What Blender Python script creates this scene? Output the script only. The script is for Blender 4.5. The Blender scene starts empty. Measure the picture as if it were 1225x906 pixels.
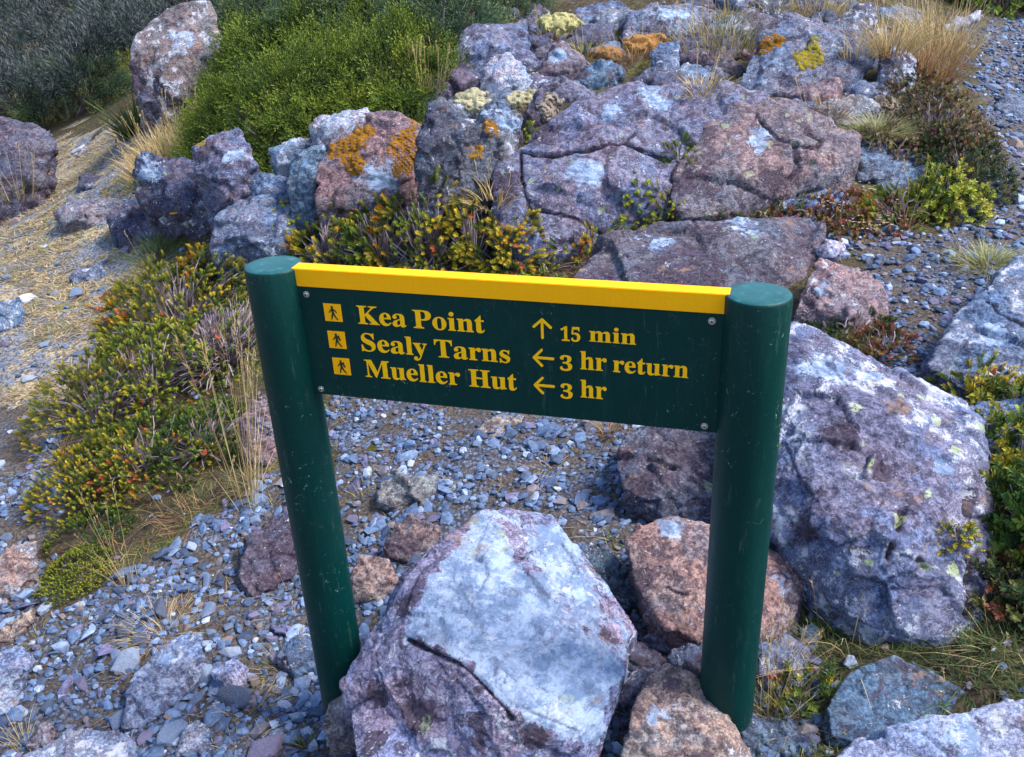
import bpy, bmesh, math, random
import numpy as np
from mathutils import Vector, Matrix
from mathutils.bvhtree import BVHTree

random.seed(7); rng = np.random.default_rng(7)
S = bpy.context.scene
COL = S.collection

# ------------------------------------------------------------------ camera
H = 1.75                                   # eye height above the ground by the sign
FPX, PITCH, ROLL = 1109.07, 0.4611, -0.0483
_c, _s = math.cos(PITCH), math.sin(PITCH)
_f = np.array([0, _c, -_s]); _u0 = np.array([0, _s, _c]); _r0 = np.array([1., 0, 0])
_r = math.cos(ROLL)*_r0 + math.sin(ROLL)*_u0
_u = -math.sin(ROLL)*_r0 + math.cos(ROLL)*_u0
cam = bpy.data.cameras.new('camera'); camo = bpy.data.objects.new('camera', cam); COL.objects.link(camo)
M3 = np.stack([_r, _u, -_f], 1)
camo.matrix_world = Matrix.Translation((0, 0, H)) @ Matrix(M3.tolist()).to_4x4()
cam.sensor_fit = 'HORIZONTAL'; cam.sensor_width = 36; cam.lens = FPX/1225*36
cam.clip_start = 0.05; cam.clip_end = 2000
S.camera = camo

# ------------------------------------------------------------------ light
SUN_EL, SUN_AZ = math.radians(52), math.radians(100)     # azimuth measured clockwise from +Y
w = bpy.data.worlds.new('World'); S.world = w; w.use_nodes = True
nt = w.node_tree; bg = nt.nodes['Background']
sky = nt.nodes.new('ShaderNodeTexSky'); sky.sky_type = 'NISHITA'; sky.sun_disc = False
sky.sun_elevation = SUN_EL; sky.sun_rotation = SUN_AZ
sky.air_density = 1.0; sky.dust_density = 1.0; sky.ozone_density = 1.5
nt.links.new(sky.outputs[0], bg.inputs[0]); bg.inputs[1].default_value = 0.12
sl = bpy.data.lights.new('sun', 'SUN'); sl.energy = 2.4; sl.angle = math.radians(18); sl.color = (1, .96, .91)
so = bpy.data.objects.new('sun', sl); COL.objects.link(so)
sd = Vector((math.sin(SUN_AZ)*math.cos(SUN_EL), math.cos(SUN_AZ)*math.cos(SUN_EL), math.sin(SUN_EL)))
so.rotation_euler = sd.to_track_quat('Z', 'Y').to_euler(); so.location = (0, -2, 8)
S.view_settings.view_transform = 'Standard'; S.view_settings.look = 'None'
S.view_settings.exposure = 1.5; S.view_settings.gamma = 1
try: S.cycles.max_bounces = 6
except Exception: pass

# ------------------------------------------------------------------ numeric helpers
_perm = rng.permutation(256).astype(np.int64); _perm = np.concatenate([_perm, _perm])
_g = rng.normal(size=(256, 3)); _g /= np.linalg.norm(_g, axis=1)[:, None]
def pnoise(P):
    P = np.asarray(P, float); i = np.floor(P).astype(np.int64); fr = P - i; i &= 255
    u = fr*fr*fr*(fr*(fr*6-15)+10); out = 0
    for dx in (0, 1):
        wx = u[:, 0] if dx else 1-u[:, 0]
        for dy in (0, 1):
            wy = u[:, 1] if dy else 1-u[:, 1]
            for dz in (0, 1):
                wz = u[:, 2] if dz else 1-u[:, 2]
                h = _perm[_perm[_perm[(i[:, 0]+dx) & 255] + ((i[:, 1]+dy) & 255)] + ((i[:, 2]+dz) & 255)]
                out = out + wx*wy*wz*((_g[h]*(fr-np.array([dx, dy, dz]))).sum(1))
    return out
def fbm(P, o=4):
    a, t = 1., 0
    for k in range(o): t = t + a*pnoise(P*(2.03**k)+k*17.3); a *= .5
    return t
def facets(P, seed):
    """cells with their own tilt: broken stone facets; returns value about -1..1"""
    i = np.floor(P).astype(np.int64); best = np.full(len(P), 1e9); sec = best.copy(); val = np.zeros(len(P)); val2 = val.copy()
    for dx in (-1, 0, 1):
        for dy in (-1, 0, 1):
            for dz in (-1, 0, 1):
                c = i+np.array([dx, dy, dz]); h = _perm[_perm[_perm[(c[:, 0]+seed) & 255]+(c[:, 1] & 255)]+(c[:, 2] & 255)]
                q = c+.5+_g[h]*.55; e = P-q; d = (e*e).sum(1); v = (e*_g[(h*7+13) & 255]).sum(1)*1.3+_g[(h*3+5) & 255, 0]*.35
                m = d < best; sec = np.where(m, best, np.minimum(sec, d)); val2 = np.where(m, val, val2); best = np.where(m, d, best); val = np.where(m, v, val)
    e = np.clip((np.sqrt(sec)-np.sqrt(best))/.07, 0, 1); return val*(.5+.5*e)+val2*(.5-.5*e)
def sstep(a, b, x): t = np.clip((x-a)/(b-a), 0, 1); return t*t*(3-2*t)
def ray(px, py): return _f + _r*((px-612.5)/FPX) - _u*((py-453)/FPX)
def at(px, py, Y):
    r = ray(px, py); return r*(Y/r[1]) + np.array([0, 0, H])
def project(P):
    Q = P - np.array([0, 0, H]); z = Q@_f; z = np.where(z < .05, .05, z)
    return 612.5+FPX*(Q@_r)/z, 453-FPX*(Q@_u)/z, z
def inpoly(x, y, poly):
    c = np.zeros(len(x), bool); n = len(poly)
    for i in range(n):
        x0, y0 = poly[i]; x1, y1 = poly[(i+1) % n]
        if y0 == y1: continue
        k = ((y0 > y) != (y1 > y)) & (x < (x1-x0)*(y-y0)/(y1-y0)+x0); c ^= k
    return c

def tag(o, label=None, cat=None, group=None, kind=None):
    if label: o['label'] = label
    if cat: o['category'] = cat
    if group: o['group'] = group
    if kind: o['kind'] = kind
    return o
def empty(name, loc=(0, 0, 0)):
    o = bpy.data.objects.new(name, None); o.location = [float(v) for v in loc]; o.empty_display_size = .05
    COL.objects.link(o); return o
def mesh_np(name, V, faces, mat, parent=None, loc=None, col=None, smooth=False, col2=None):
    """V (n,3) in world or parent space; faces: list of integer arrays (m,k)"""
    V = np.asarray(V, np.float32)
    if loc is not None: V = V - np.asarray(loc, np.float32)
    me = bpy.data.meshes.new(name); me.vertices.add(len(V)); me.vertices.foreach_set('co', V.ravel())
    faces = [np.asarray(f, np.int32) for f in faces if len(f)]
    idx = np.concatenate([f.ravel() for f in faces])
    tot = np.concatenate([np.full(len(f), f.shape[1], np.int32) for f in faces])
    st = np.concatenate([[0], np.cumsum(tot)[:-1]]).astype(np.int32)
    me.loops.add(len(idx)); me.loops.foreach_set('vertex_index', idx)
    me.polygons.add(len(tot)); me.polygons.foreach_set('loop_start', st); me.polygons.foreach_set('loop_total', tot)
    me.polygons.foreach_set('use_smooth', np.full(len(tot), smooth))
    for nm, c in (('Col', col), ('Spot', col2)):
        if c is not None:
            a = me.color_attributes.new(nm, 'FLOAT_COLOR', 'POINT')
            c4 = np.ones((len(V), 4), np.float32); c4[:, :3] = c; a.data.foreach_set('color', c4.ravel())
    me.update(calc_edges=True); me.validate()
    if mat: me.materials.append(mat)
    o = bpy.data.objects.new(name, me); COL.objects.link(o)
    if loc is not None: o.location = [float(v) for v in loc]
    if parent is not None: o.parent = parent
    return o

# ------------------------------------------------------------------ materials
def newmat(name):
    m = bpy.data.materials.new(name); m.use_nodes = True
    t = m.node_tree; b = t.nodes['Principled BSDF']; return m, t, b
class NB:
    def __init__(s, t): s.t = t
    def n(s, k, **kw):
        x = s.t.nodes.new('ShaderNode'+k)
        for a, v in kw.items(): setattr(x, a, v)
        return x
    def l(s, a, b): s.t.links.new(a, b)
    def val(s, x, sock):
        if isinstance(x, (int, float)): sock.default_value = x
        elif isinstance(x, tuple): sock.default_value = (*x, 1) if len(x) == 3 and sock.type == 'RGBA' else x
        else: s.l(x, sock)
    def noise(s, vec, sc, det=4, rough=.55, dist=0):
        x = s.n('TexNoise'); s.l(vec, x.inputs['Vector']); x.inputs['Scale'].default_value = sc
        x.inputs['Detail'].default_value = det; x.inputs['Roughness'].default_value = rough
        x.inputs['Distortion'].default_value = dist; return x.outputs[0]
    def ramp(s, f, a, b):
        x = s.n('MapRange'); x.interpolation_type = 'SMOOTHSTEP'; s.val(f, x.inputs[0])
        x.inputs[1].default_value = a; x.inputs[2].default_value = b; return x.outputs[0]
    def mix(s, f, a, b, mode='MIX'):
        x = s.n('Mix', data_type='RGBA', blend_type=mode); s.val(f, x.inputs[0])
        s.val(a, x.inputs[6]); s.val(b, x.inputs[7]); return x.outputs[2]
    def math(s, op, a, b=0.):
        x = s.n('Math', operation=op); s.val(a, x.inputs[0]); s.val(b, x.inputs[1]); return x.outputs[0]
    def bump(s, h, st, d, prev=None):
        x = s.n('Bump'); x.inputs['Strength'].default_value = st; x.inputs['Distance'].default_value = d
        s.l(h, x.inputs['Height'])
        if prev is not None: s.l(prev, x.inputs['Normal'])
        return x.outputs[0]
    def coord(s, rnd=True):
        tc = s.n('TexCoord'); v = tc.outputs['Object']
        if rnd:
            oi = s.n('ObjectInfo'); a = s.n('VectorMath', operation='ADD'); m = s.math('MULTIPLY', oi.outputs['Random'], 37.)
            s.l(v, a.inputs[0]); s.l(m, a.inputs[1]); v = a.outputs[0]
            return v, oi
        return v

def rock_material():
    m, t, b = newmat('lichened_rock'); N = NB(t); v0, oi = N.coord()
    # domain warp so that no patch keeps a smooth outline
    wn = N.n('TexNoise'); N.l(v0, wn.inputs['Vector']); wn.inputs['Scale'].default_value = 9; wn.inputs['Detail'].default_value = 5
    ws = N.n('VectorMath', operation='MULTIPLY_ADD'); N.l(wn.outputs['Color'], ws.inputs[0]); ws.inputs[1].default_value = (.09, .09, .09); N.l(v0, ws.inputs[2]); v = ws.outputs[0]
    st = N.n('Mapping'); N.l(v0, st.inputs[0]); st.inputs['Rotation'].default_value = (.5, .35, .7); st.inputs['Scale'].default_value = (1, 1, 3.5)
    sv = st.outputs[0]; base = oi.outputs['Color']
    def tint(x, r, g, b_): return N.mix(1., x, (r, g, b_), 'MULTIPLY')
    c = N.mix(N.ramp(N.noise(v, 3.4, 4, .6), .44, .56), base, tint(base, 1.16, .95, .90))
    c = N.mix(N.math('MULTIPLY', N.ramp(N.noise(v, 5.1, 6, .68), .49, .57), .75), c, tint(base, .74, .92, 1.10))
    c = N.mix(N.math('MULTIPLY', N.ramp(N.noise(v, 2.2, 3, .6), .5, .6), .5), c, tint(base, .62, .62, .70))
    c = N.mix(N.math('MULTIPLY', N.ramp(N.noise(sv, 12, 8, .7), .44, .58), .5), c, tint(c, .52, .52, .62))
    c = N.mix(N.ramp(N.noise(v, 34, 8, .78), .43, .58), tint(c, 1.32, 1.32, 1.32), tint(c, .44, .42, .49))
    c = N.mix(N.ramp(N.noise(v0, 130, 4, .75), .40, .62), tint(c, 1.3, 1.3, 1.3), tint(c, .62, .60, .66))
    at_ = N.n('Attribute'); at_.attribute_name = 'Spot'; sep = N.n('SeparateColor'); N.l(at_.outputs[0], sep.inputs[0])
    lo = N.math('SUBTRACT', N.noise(v, 7, 5, .65), .5); nz = N.math('SUBTRACT', N.noise(v, 32, 8, .78), .5)
    def sm(ch, k=.5, w_=.05):
        x = N.math('ADD', sep.outputs[ch], N.math('MULTIPLY', lo, 3.4)); x = N.math('ADD', x, N.math('MULTIPLY', nz, 1.9)); return N.ramp(x, k, k+w_)
    has = N.math('MULTIPLY', sep.outputs[0], 1.); has = N.ramp(has, .05, .3)
    pale = N.math('MULTIPLY', sm(0, .42, .16), has)
    ptex = N.mix(N.ramp(N.noise(sv, 11, 10, .76), .42, .57), (.17, .26, .42), (.44, .55, .74))
    ptex = N.mix(N.math('MULTIPLY', N.ramp(N.noise(v, 28, 8, .78), .55, .62), .6), ptex, (.15, .15, .23))
    c = N.mix(N.math('MULTIPLY', pale, .85), c, ptex)
    # dark purple-brown crust lichen and black specks; carved cracks coloured dark too
    rn = N.math('MULTIPLY', N.math('SUBTRACT', oi.outputs['Random'], .5), .11); dk = N.ramp(N.math('ADD', N.noise(v, 7.5, 9, .74), rn), .565, .60); dk2 = N.ramp(N.noise(v, 26, 8, .78), .585, .625); dk3 = N.ramp(N.noise(v0, 70, 5, .7), .63, .67)
    dark = N.math('MAXIMUM', N.math('MULTIPLY', dk, .78), N.math('MULTIPLY', dk2, .72)); dark = N.math('MAXIMUM', dark, N.math('MULTIPLY', dk3, .8))
    dark = N.math('MULTIPLY', dark, N.math('SUBTRACT', 1., N.math('MULTIPLY', pale, .6)))
    hd = N.ramp(sep.outputs[2], .05, .3)
    dark = N.math('MAXIMUM', dark, N.math('MULTIPLY', N.math('MULTIPLY', sm(2, .45), hd), .86))
    c = N.mix(dark, c, N.mix(N.ramp(N.noise(v0, 90, 3, .6), .4, .6), (.026, .019, .032), (.085, .055, .085)))
    # white crust lichen
    wl = N.math('MULTIPLY', N.ramp(N.math('SUBTRACT', N.noise(v, 17, 10, .82), rn), .565, .60), N.ramp(N.noise(v0, 4.1, 3, .5), .47, .55))
    wl2 = N.ramp(N.noise(v0, 60, 6, .78), .625, .66)
    c = N.mix(N.math('MULTIPLY', N.math('MAXIMUM', wl, wl2), .85), c, (.60, .62, .72))
    # rust stain
    rs = N.math('MULTIPLY', N.ramp(N.noise(sv, 6, 8, .74), .585, .66), .7); c = N.mix(rs, c, (.30, .19, .14))
    # round map lichen
    vo = N.n('TexVoronoi'); N.l(v, vo.inputs['Vector']); vo.inputs['Scale'].default_value = 15
    sp = N.n('SeparateColor'); N.l(vo.outputs['Color'], sp.inputs[0])
    rad = N.math('MULTIPLY', N.math('SUBTRACT', sp.outputs[0], .55), .8)
    lim = N.ramp(N.math('SUBTRACT', rad, vo.outputs['Distance']), 0., .03)
    lim = N.math('MULTIPLY', N.math('MULTIPLY', lim, N.ramp(N.noise(v0, 90, 4, .7), .38, .5)), sep.outputs[1])
    c = N.mix(N.math('MULTIPLY', lim, .8), c, N.mix(sp.outputs[1], (.36, .46, .17), (.50, .56, .36)))
    b.inputs['Roughness'].default_value = .72; b.inputs['Specular IOR Level'].default_value = .22
    N.l(c, b.inputs['Base Color'])
    ve = N.n('TexVoronoi', feature='DISTANCE_TO_EDGE'); N.l(v, ve.inputs['Vector']); ve.inputs['Scale'].default_value = 9
    vf = N.n('TexVoronoi'); N.l(v, vf.inputs['Vector']); vf.inputs['Scale'].default_value = 22
    h = N.math('ADD', N.noise(sv, 14, 9, .74), N.math('MULTIPLY', N.ramp(ve.outputs['Distance'], 0., .06), .10))
    h = N.math('ADD', h, N.math('MULTIPLY', vf.outputs['Distance'], .22))
    n1 = N.bump(h, .8, .022)
    n2 = N.bump(N.noise(v0, 75, 8, .8), .8, .006, n1)
    N.l(n2, b.inputs['Normal']); return m
MROCK = rock_material()

def col_material(name, rough=.7, nscale=0, trans=0., spec=.3, bump=0., bscale=200, var=.0):
    m, t, b = newmat(name); N = NB(t)
    a = N.n('Attribute'); a.attribute_name = 'Col'; c = a.outputs[0]
    tc = N.n('TexCoord')
    if nscale:
        k = N.noise(tc.outputs['Object'], nscale, 5, .7); k = N.ramp(k, .3, .7)
        c = N.mix(k, N.mix(1., c, (1-var, 1-var, 1-var), 'MULTIPLY'), N.mix(1., c, (1+var, 1+var, 1+var), 'MULTIPLY'))
    N.l(c, b.inputs['Base Color']); b.inputs['Roughness'].default_value = rough
    b.inputs['Specular IOR Level'].default_value = spec
    if trans:
        tr = N.n('BsdfTranslucent'); N.l(c, tr.inputs[0]); mx = N.n('MixShader'); mx.inputs[0].default_value = trans
        N.l(b.outputs[0], mx.inputs[1]); N.l(tr.outputs[0], mx.inputs[2]); N.l(mx.outputs[0], t.nodes['Material Output'].inputs[0])
    if bump: N.l(N.bump(N.noise(tc.outputs['Object'], bscale, 6, .7), .8, bump), b.inputs['Normal'])
    return m
MLEAF = col_material('small_leaves', .6, 0, .25, .18)
MGRASS = col_material('grass_blades', .6, 0, .2, .25)
MTWIG = col_material('twig_bark', .85)
MGRAVEL = col_material('gravel_stone', .8, 60, 0, .3, .002, 250, .35)
MMOSS = col_material('moss_cushion', .95, 160, 0, .1, .006, 190, .45)

def obj_material(name):
    m, t, b = newmat(name); N = NB(t); v, oi = N.coord()
    base = oi.outputs['Color']
    c = N.mix(N.ramp(N.noise(v, 25, 6, .7, .5), .35, .65), base, N.mix(1., base, (.55, .55, .62), 'MULTIPLY'))
    c = N.mix(N.math('MULTIPLY', N.ramp(N.noise(v, 60, 6, .75), .58, .66), .6), c, (.55, .55, .6))
    c = N.mix(N.math('MULTIPLY', N.ramp(N.noise(v, 40, 6, .75, .6), .6, .66), .6), c, (.06, .045, .06))
    N.l(c, b.inputs['Base Color']); b.inputs['Roughness'].default_value = .8; b.inputs['Specular IOR Level'].default_value = .35
    N.l(N.bump(N.noise(v, 120, 6, .75), .7, .004), b.inputs['Normal']); return m
MSTONE = obj_material('loose_stone')

def ground_material():
    m, t, b = newmat('hillside_soil'); N = NB(t); v = N.coord(False)
    a = N.n('Attribute'); a.attribute_name = 'Col'; sep = N.n('SeparateColor'); N.l(a.outputs[0], sep.inputs[0])
    nz = N.noise(v, 9, 8, .7); nd = N.math('MULTIPLY', N.math('SUBTRACT', nz, .5), 1.1)
    vo = N.n('TexVoronoi'); N.l(v, vo.inputs['Vector']); vo.inputs['Scale'].default_value = 75
    gsep = N.n('SeparateColor'); N.l(vo.outputs['Color'], gsep.inputs[0])
    g = N.mix(gsep.outputs[0], (.06, .065, .08), (.20, .22, .28))
    g = N.mix(N.ramp(vo.outputs['Distance'], .35, .7), g, (.05, .05, .065))
    g = N.mix(N.ramp(N.noise(v, 4, 7, .68), .43, .52), g, N.mix(N.ramp(N.noise(v, 70, 6, .75), .4, .6), (.045, .036, .032), (.14, .11, .09)))
    s = N.mix(N.ramp(N.noise(v, 45, 8, .75), .42, .58), (.14, .105, .065), (.50, .39, .25))
    s = N.mix(N.ramp(N.noise(v, 5, 7, .68), .46, .52), s, N.mix(N.ramp(N.noise(v, 60, 6, .7), .42, .58), (.08, .075, .07), (.26, .27, .32)))
    s = N.mix(N.ramp(N.noise(v, 3.1, 7, .68), .60, .65), s, N.mix(N.ramp(N.noise(v, 60, 6, .7), .42, .58), (.10, .085, .02), (.30, .27, .07)))
    h = N.mix(N.ramp(N.noise(v, 30, 8, .75), .35, .65), (.028, .024, .016), (.10, .07, .045))
    h = N.mix(N.ramp(N.noise(v, 3.3, 5, .6), .48, .62), h, N.mix(N.ramp(N.noise(v, 50, 6, .7), .4, .6), (.04, .05, .018), (.13, .12, .04)))
    c = N.mix(N.ramp(N.math('ADD', sep.outputs[0], nd), .4, .6), h, g)
    c = N.mix(N.ramp(N.math('ADD', sep.outputs[1], nd), .42, .58), c, s)
    N.l(c, b.inputs['Base Color']); b.inputs['Roughness'].default_value = .9; b.inputs['Specular IOR Level'].default_value = .2
    h_ = N.math('ADD', N.noise(v, 60, 8, .75), N.math('MULTIPLY', N.math('SUBTRACT', 1., vo.outputs['Distance']), .5))
    N.l(N.bump(h_, .9, .012), b.inputs['Normal']); return m
MGROUND = ground_material()

def paint(name, base, rough, chips=None, chip_amt=.66, coat=.0, streak=.15, dirt=False):
    m, t, b = newmat(name); N = NB(t); v = N.coord(False)
    k = N.ramp(N.noise(v, 3.5, 6, .6), .35, .7)
    c = N.mix(N.math('MULTIPLY', k, streak*2), base, tuple(x*.62 for x in base))
    mp = N.n('Mapping'); N.l(v, mp.inputs[0]); mp.inputs['Scale'].default_value = (1, 1, .12)
    c = N.mix(N.math('MULTIPLY', N.ramp(N.noise(mp.outputs[0], 45, 5, .6), .5, .75), streak), c, tuple(min(1, x*1.9+.02) for x in base))
    if chips:
        ch = N.ramp(N.noise(v, 55, 7, .8, 1.2), chip_amt, chip_amt+.02)
        ch = N.math('MULTIPLY', ch, N.ramp(N.noise(v, 6, 2, .5), .45, .6))
        c = N.mix(N.math('MULTIPLY', ch, .75), c, chips)
        sp = N.ramp(N.noise(v, 190, 3, .6), .74, .77); c = N.mix(N.math('MULTIPLY', sp, .5), c, chips)
    if dirt:
        sx = N.n('SeparateXYZ'); N.l(v, sx.inputs[0]); lowz = N.math('ADD', N.math('MULTIPLY', N.noise(v, 14, 7, .7), .35), N.math('MULTIPLY', sx.outputs[2], -1.))
        c = N.mix(N.math('MULTIPLY', N.ramp(lowz, -.02, .16), .6), c, (.075, .065, .055))
        c = N.mix(N.math('MULTIPLY', N.ramp(N.noise(mp.outputs[0], 70, 7, .75), .58, .68), .22), c, (.10, .16, .15))
        c = N.mix(N.math('MULTIPLY', N.ramp(N.noise(v, 28, 9, .8), .60, .66), .28), c, (.09, .10, .085))
    N.l(c, b.inputs['Base Color'])
    r = N.n('MapRange'); N.l(N.noise(v, 18, 6, .7), r.inputs[0]); r.inputs[3].default_value = rough-.08; r.inputs[4].default_value = rough+.12
    N.l(r.outputs[0], b.inputs['Roughness']); b.inputs['Specular IOR Level'].default_value = .16; b.inputs['Coat Weight'].default_value = coat; b.inputs['Coat Roughness'].default_value = .25
    N.l(N.bump(N.math('ADD', N.noise(v, 120, 5, .6), N.noise(mp.outputs[0], 90, 6, .7)), .3, .0025), b.inputs['Normal']); return m
MGREEN = paint('green_sign_paint', (.0, .0285, .0255), .42, (.32, .55, .52), .625, dirt=True)
MCAP = paint('weathered_sky_lit_green_paint', (.022, .105, .115), .38, (.25, .5, .5), .64, 0, .5)  # post tops: worn paint, its colour lightened further for the sky's reflection
MYELLOW = paint('yellow_sign_paint', (1., .43, .0), .5, (.25, .14, .02), .70, 0, .06)
MTEXT = paint('yellow_lettering_paint', (1., .50, .003), .55, None, .7, 0, .05)
MBLACK = paint('black_print', (.02, .03, .02), .5, None)
def metal():
    m, t, b = newmat('galvanised_steel'); N = NB(t); v = N.coord(False)
    N.l(N.mix(N.noise(v, 300, 3), (.3, .3, .31), (.7, .7, .72)), b.inputs['Base Color'])
    b.inputs['Metallic'].default_value = .9; b.inputs['Roughness'].default_value = .35; return m
MMETAL = metal()

# ------------------------------------------------------------------ terrain
GP = [(0,906,1.9),(300,906,1.78),(612,906,1.58),(900,906,1.5),(1225,906,1.4),(0,800,2.25),(300,800,2.12),(612,800,1.87),(900,850,1.66),(1050,800,1.68),(1225,800,1.62),
 (400,850,1.95),(0,700,2.7),(300,700,2.45),(612,700,2.2),(900,700,2.05),(1225,700,1.9),(0,600,3.2),(300,600,2.9),(612,600,2.62),(900,600,2.45),(1225,600,2.2),
 (0,500,3.9),(300,500,3.5),(612,500,3.12),(900,500,2.9),(1225,500,2.6),(0,400,4.8),(300,400,4.25),(612,400,3.75),(900,400,3.45),(1225,400,3.15),
 (0,300,6.2),(150,300,5.8),(300,300,5.1),(612,300,4.5),(900,300,4.15),(1225,300,3.9),(100,200,8.2),(300,200,6.0),(612,200,5.2),(900,200,4.9),(1100,200,4.95),(1225,200,5.0),
 (100,150,9.8),(300,100,7.0),(612,100,6.1),(900,100,5.9),(1060,100,5.9),(1225,100,6.8),(300,0,8.6),(612,0,7.8),(900,0,7.6),(1225,0,9.3)]
GX = [(-6.5,12,-1.9),(-3.5,12,-1.3),(-6,16,-1.1),(-5,22,0),(0,12,.1),(5,14,-.4),(0,20,1.6),(8,8,-1),(-8,8,-2.2),(-7,3,-2.3),(6,3,-1),(0,0,-1.75),(-4,0,-2.1),(4,0,-1.3),
 (8,20,1),(-14,20,-.5),(-14,8,-2.6),(14,10,-.2),(0,-5,-2),(8,-5,-1.6),(-8,-5,-2.6)]
CP = np.array([tuple(at(*g)-np.array([0, 0, H])) for g in GP]+GX)
def _tps(r): return np.where(r > 1e-9, r*r*np.log(np.maximum(r, 1e-9)), 0)
_n = len(CP); _A = np.zeros((_n+3, _n+3))
_A[:_n, :_n] = _tps(np.hypot(CP[:, None, 0]-CP[None, :, 0], CP[:, None, 1]-CP[None, :, 1])) + np.eye(_n)*.02
_A[:_n, _n] = 1; _A[:_n, _n+1:] = CP[:, :2]; _A[_n, :_n] = 1; _A[_n+1:, :_n] = CP[:, :2].T
_W = np.linalg.solve(_A, np.concatenate([CP[:, 2], np.zeros(3)]))
def gz0(x, y):
    xc = np.clip(x, -13, 13); yc = np.clip(y, -5, 21)
    r = np.hypot(xc[:, None]-CP[None, :, 0], yc[:, None]-CP[None, :, 1])
    z = _tps(r)@_W[:_n] + _W[_n] + _W[_n+1]*xc + _W[_n+2]*yc
    d = np.hypot(x-xc, y-yc); return z + .12*d*np.where(y > yc, 1, .1) + H
def gz(x, y):
    x = np.atleast_1d(np.asarray(x, float)); y = np.atleast_1d(np.asarray(y, float))
    P = np.stack([x, y, 0*x], 1); out = np.concatenate([gz0(x[i:i+20000], y[i:i+20000]) for i in range(0, len(x), 20000)])
    return out + .035*fbm(P*1.7, 3) + .012*fbm(P*7+5, 3)

ZG = [[(-80,480),(60,490),(75,620),(45,650),(60,740),(130,700),(240,620),(345,560),(420,640),(420,990),(-80,990)],
      [(385,470),(940,490),(900,700),(800,700),(700,760),(560,760),(470,760),(420,720),(400,620)],[(385,470),(870,505),(800,600),(760,680),(700,680),(640,600),(560,610),(470,700),(420,720),(400,620)],
      [(975,285),(1080,270),(1140,290),(1130,250),(1300,220),(1320,330),(1150,430),(1120,470),(1060,440),(1060,340)],
      [(1145,30),(1300,10),(1320,300),(1120,290),(1180,200),(1175,110)], [(400,700),(960,700),(1000,900),(400,990)]]
ZS = [[(-100,225),(60,175),(120,150),(215,150),(250,190),(170,240),(190,320),(140,350),(110,420),(60,490),(-100,500)]]
def zones(P):
    px, py, z = project(P); g = np.zeros(len(P)); s = np.zeros(len(P)); W3 = np.stack([P[:, 0], P[:, 1], 0*P[:, 0]], 1)
    px = px+34*fbm(W3*4+3, 4); py = py+26*fbm(W3*4+13, 4)
    for q in ZG: g[inpoly(px, py, q)] = 1
    for q in ZS: s[inpoly(px, py, q)] = 1
    out = (px < -80) | (px > 1300) | (py > 950)
    n = fbm(np.stack([P[:, 0], P[:, 1], 0*P[:, 0]], 1)*.8+9, 2)
    g[out & (n > -.05) & (P[:, 1] < 5)] = 1; s[out & (n < -.15) & (P[:, 0] < 0)] = 1
    return g, s
def axis(a, b, st, lo, hi):
    c = list(np.arange(a, b, st)); e = []; x = b; k = st
    while x < hi: e.append(x); x += k; k *= 1.3
    f = []; x = a-st; k = st
    while x > lo: f.append(x); x -= k; k *= 1.3
    return np.array(f[::-1]+c+e)
xs = axis(-3.6, 3.6, .035, -250, 250); ys = axis(.9, 9.5, .035, -120, 400)
XX, YY = np.meshgrid(xs, ys); GV = np.stack([XX.ravel(), YY.ravel(), 0*XX.ravel()], 1)
GV[:, 2] = gz(GV[:, 0], GV[:, 1])
i = np.arange(len(ys)-1)[:, None]*len(xs)+np.arange(len(xs)-1)[None, :]; i = i.ravel()
GF = np.stack([i, i+1, i+1+len(xs), i+len(xs)], 1)
zg, zs = zones(GV)
ground = mesh_np('ground', GV, [GF], MGROUND, col=np.stack([zg, zs, 0*zs], 1), smooth=True)
tag(ground, kind='structure')
GB = BVHTree.FromPolygons(GV.tolist(), GF.tolist())
def ghit(px, py):
    d = Vector(ray(px, py)).normalized(); h = GB.ray_cast(Vector((0, 0, H)), d, 60)
    return np.array(h[0]) if h[0] else at(px, py, 8)

# ------------------------------------------------------------------ the sign
CX = np.array([-0.5022, 1.9099]); CR = np.array([0.46745, 1.6095]); ZT = H-.6471
sd_ = CR-CX; LS = float(np.hypot(*sd_)); sd_ /= LS; sn = np.array([sd_[1], -sd_[0]])   # towards the camera side
sign = empty('trail_sign', (CX[0], CX[1], gz(CX[0], CX[1])[0]))
tag(sign, 'dark green wooden trail sign on two round posts with yellow top rail and yellow lettering', 'sign')
SL = np.array(sign.location)
MS = Matrix(((sd_[0], -sn[0], 0, CX[0]-SL[0]), (sd_[1], -sn[1], 0, CX[1]-SL[1]), (0, 0, 1, -SL[2]), (0, 0, 0, 1)))  # (u, into sign, z world)
def bm_obj(name, bm, mat, parent, mtx=None, smooth=False, label=None):
    if mtx is not None: bm.transform(mtx)
    bmesh.ops.recalc_face_normals(bm, faces=bm.faces)
    me = bpy.data.meshes.new(name); bm.to_mesh(me); bm.free(); me.materials.append(mat)
    if smooth:
        for p in me.polygons: p.use_smooth = True
    o = bpy.data.objects.new(name, me); COL.objects.link(o); o.parent = parent
    if label: o['label'] = label
    return o
def lathe(prof, seg=64):
    bm = bmesh.new(); rings = []
    for r, z in prof:
        if r < 1e-6: rings.append([bm.verts.new((0, 0, z))])
        else: rings.append([bm.verts.new((r*math.cos(2*math.pi*k/seg), r*math.sin(2*math.pi*k/seg), z)) for k in range(seg)])
    for a, b in zip(rings, rings[1:]):
        for k in range(seg):
            q = [a[k % len(a)], a[(k+1) % len(a)], b[(k+1) % len(b)], b[k % len(b)]]
            u = []; [u.append(x) for x in q if x not in u]
            bm.faces.new(u)
    return bm
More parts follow.
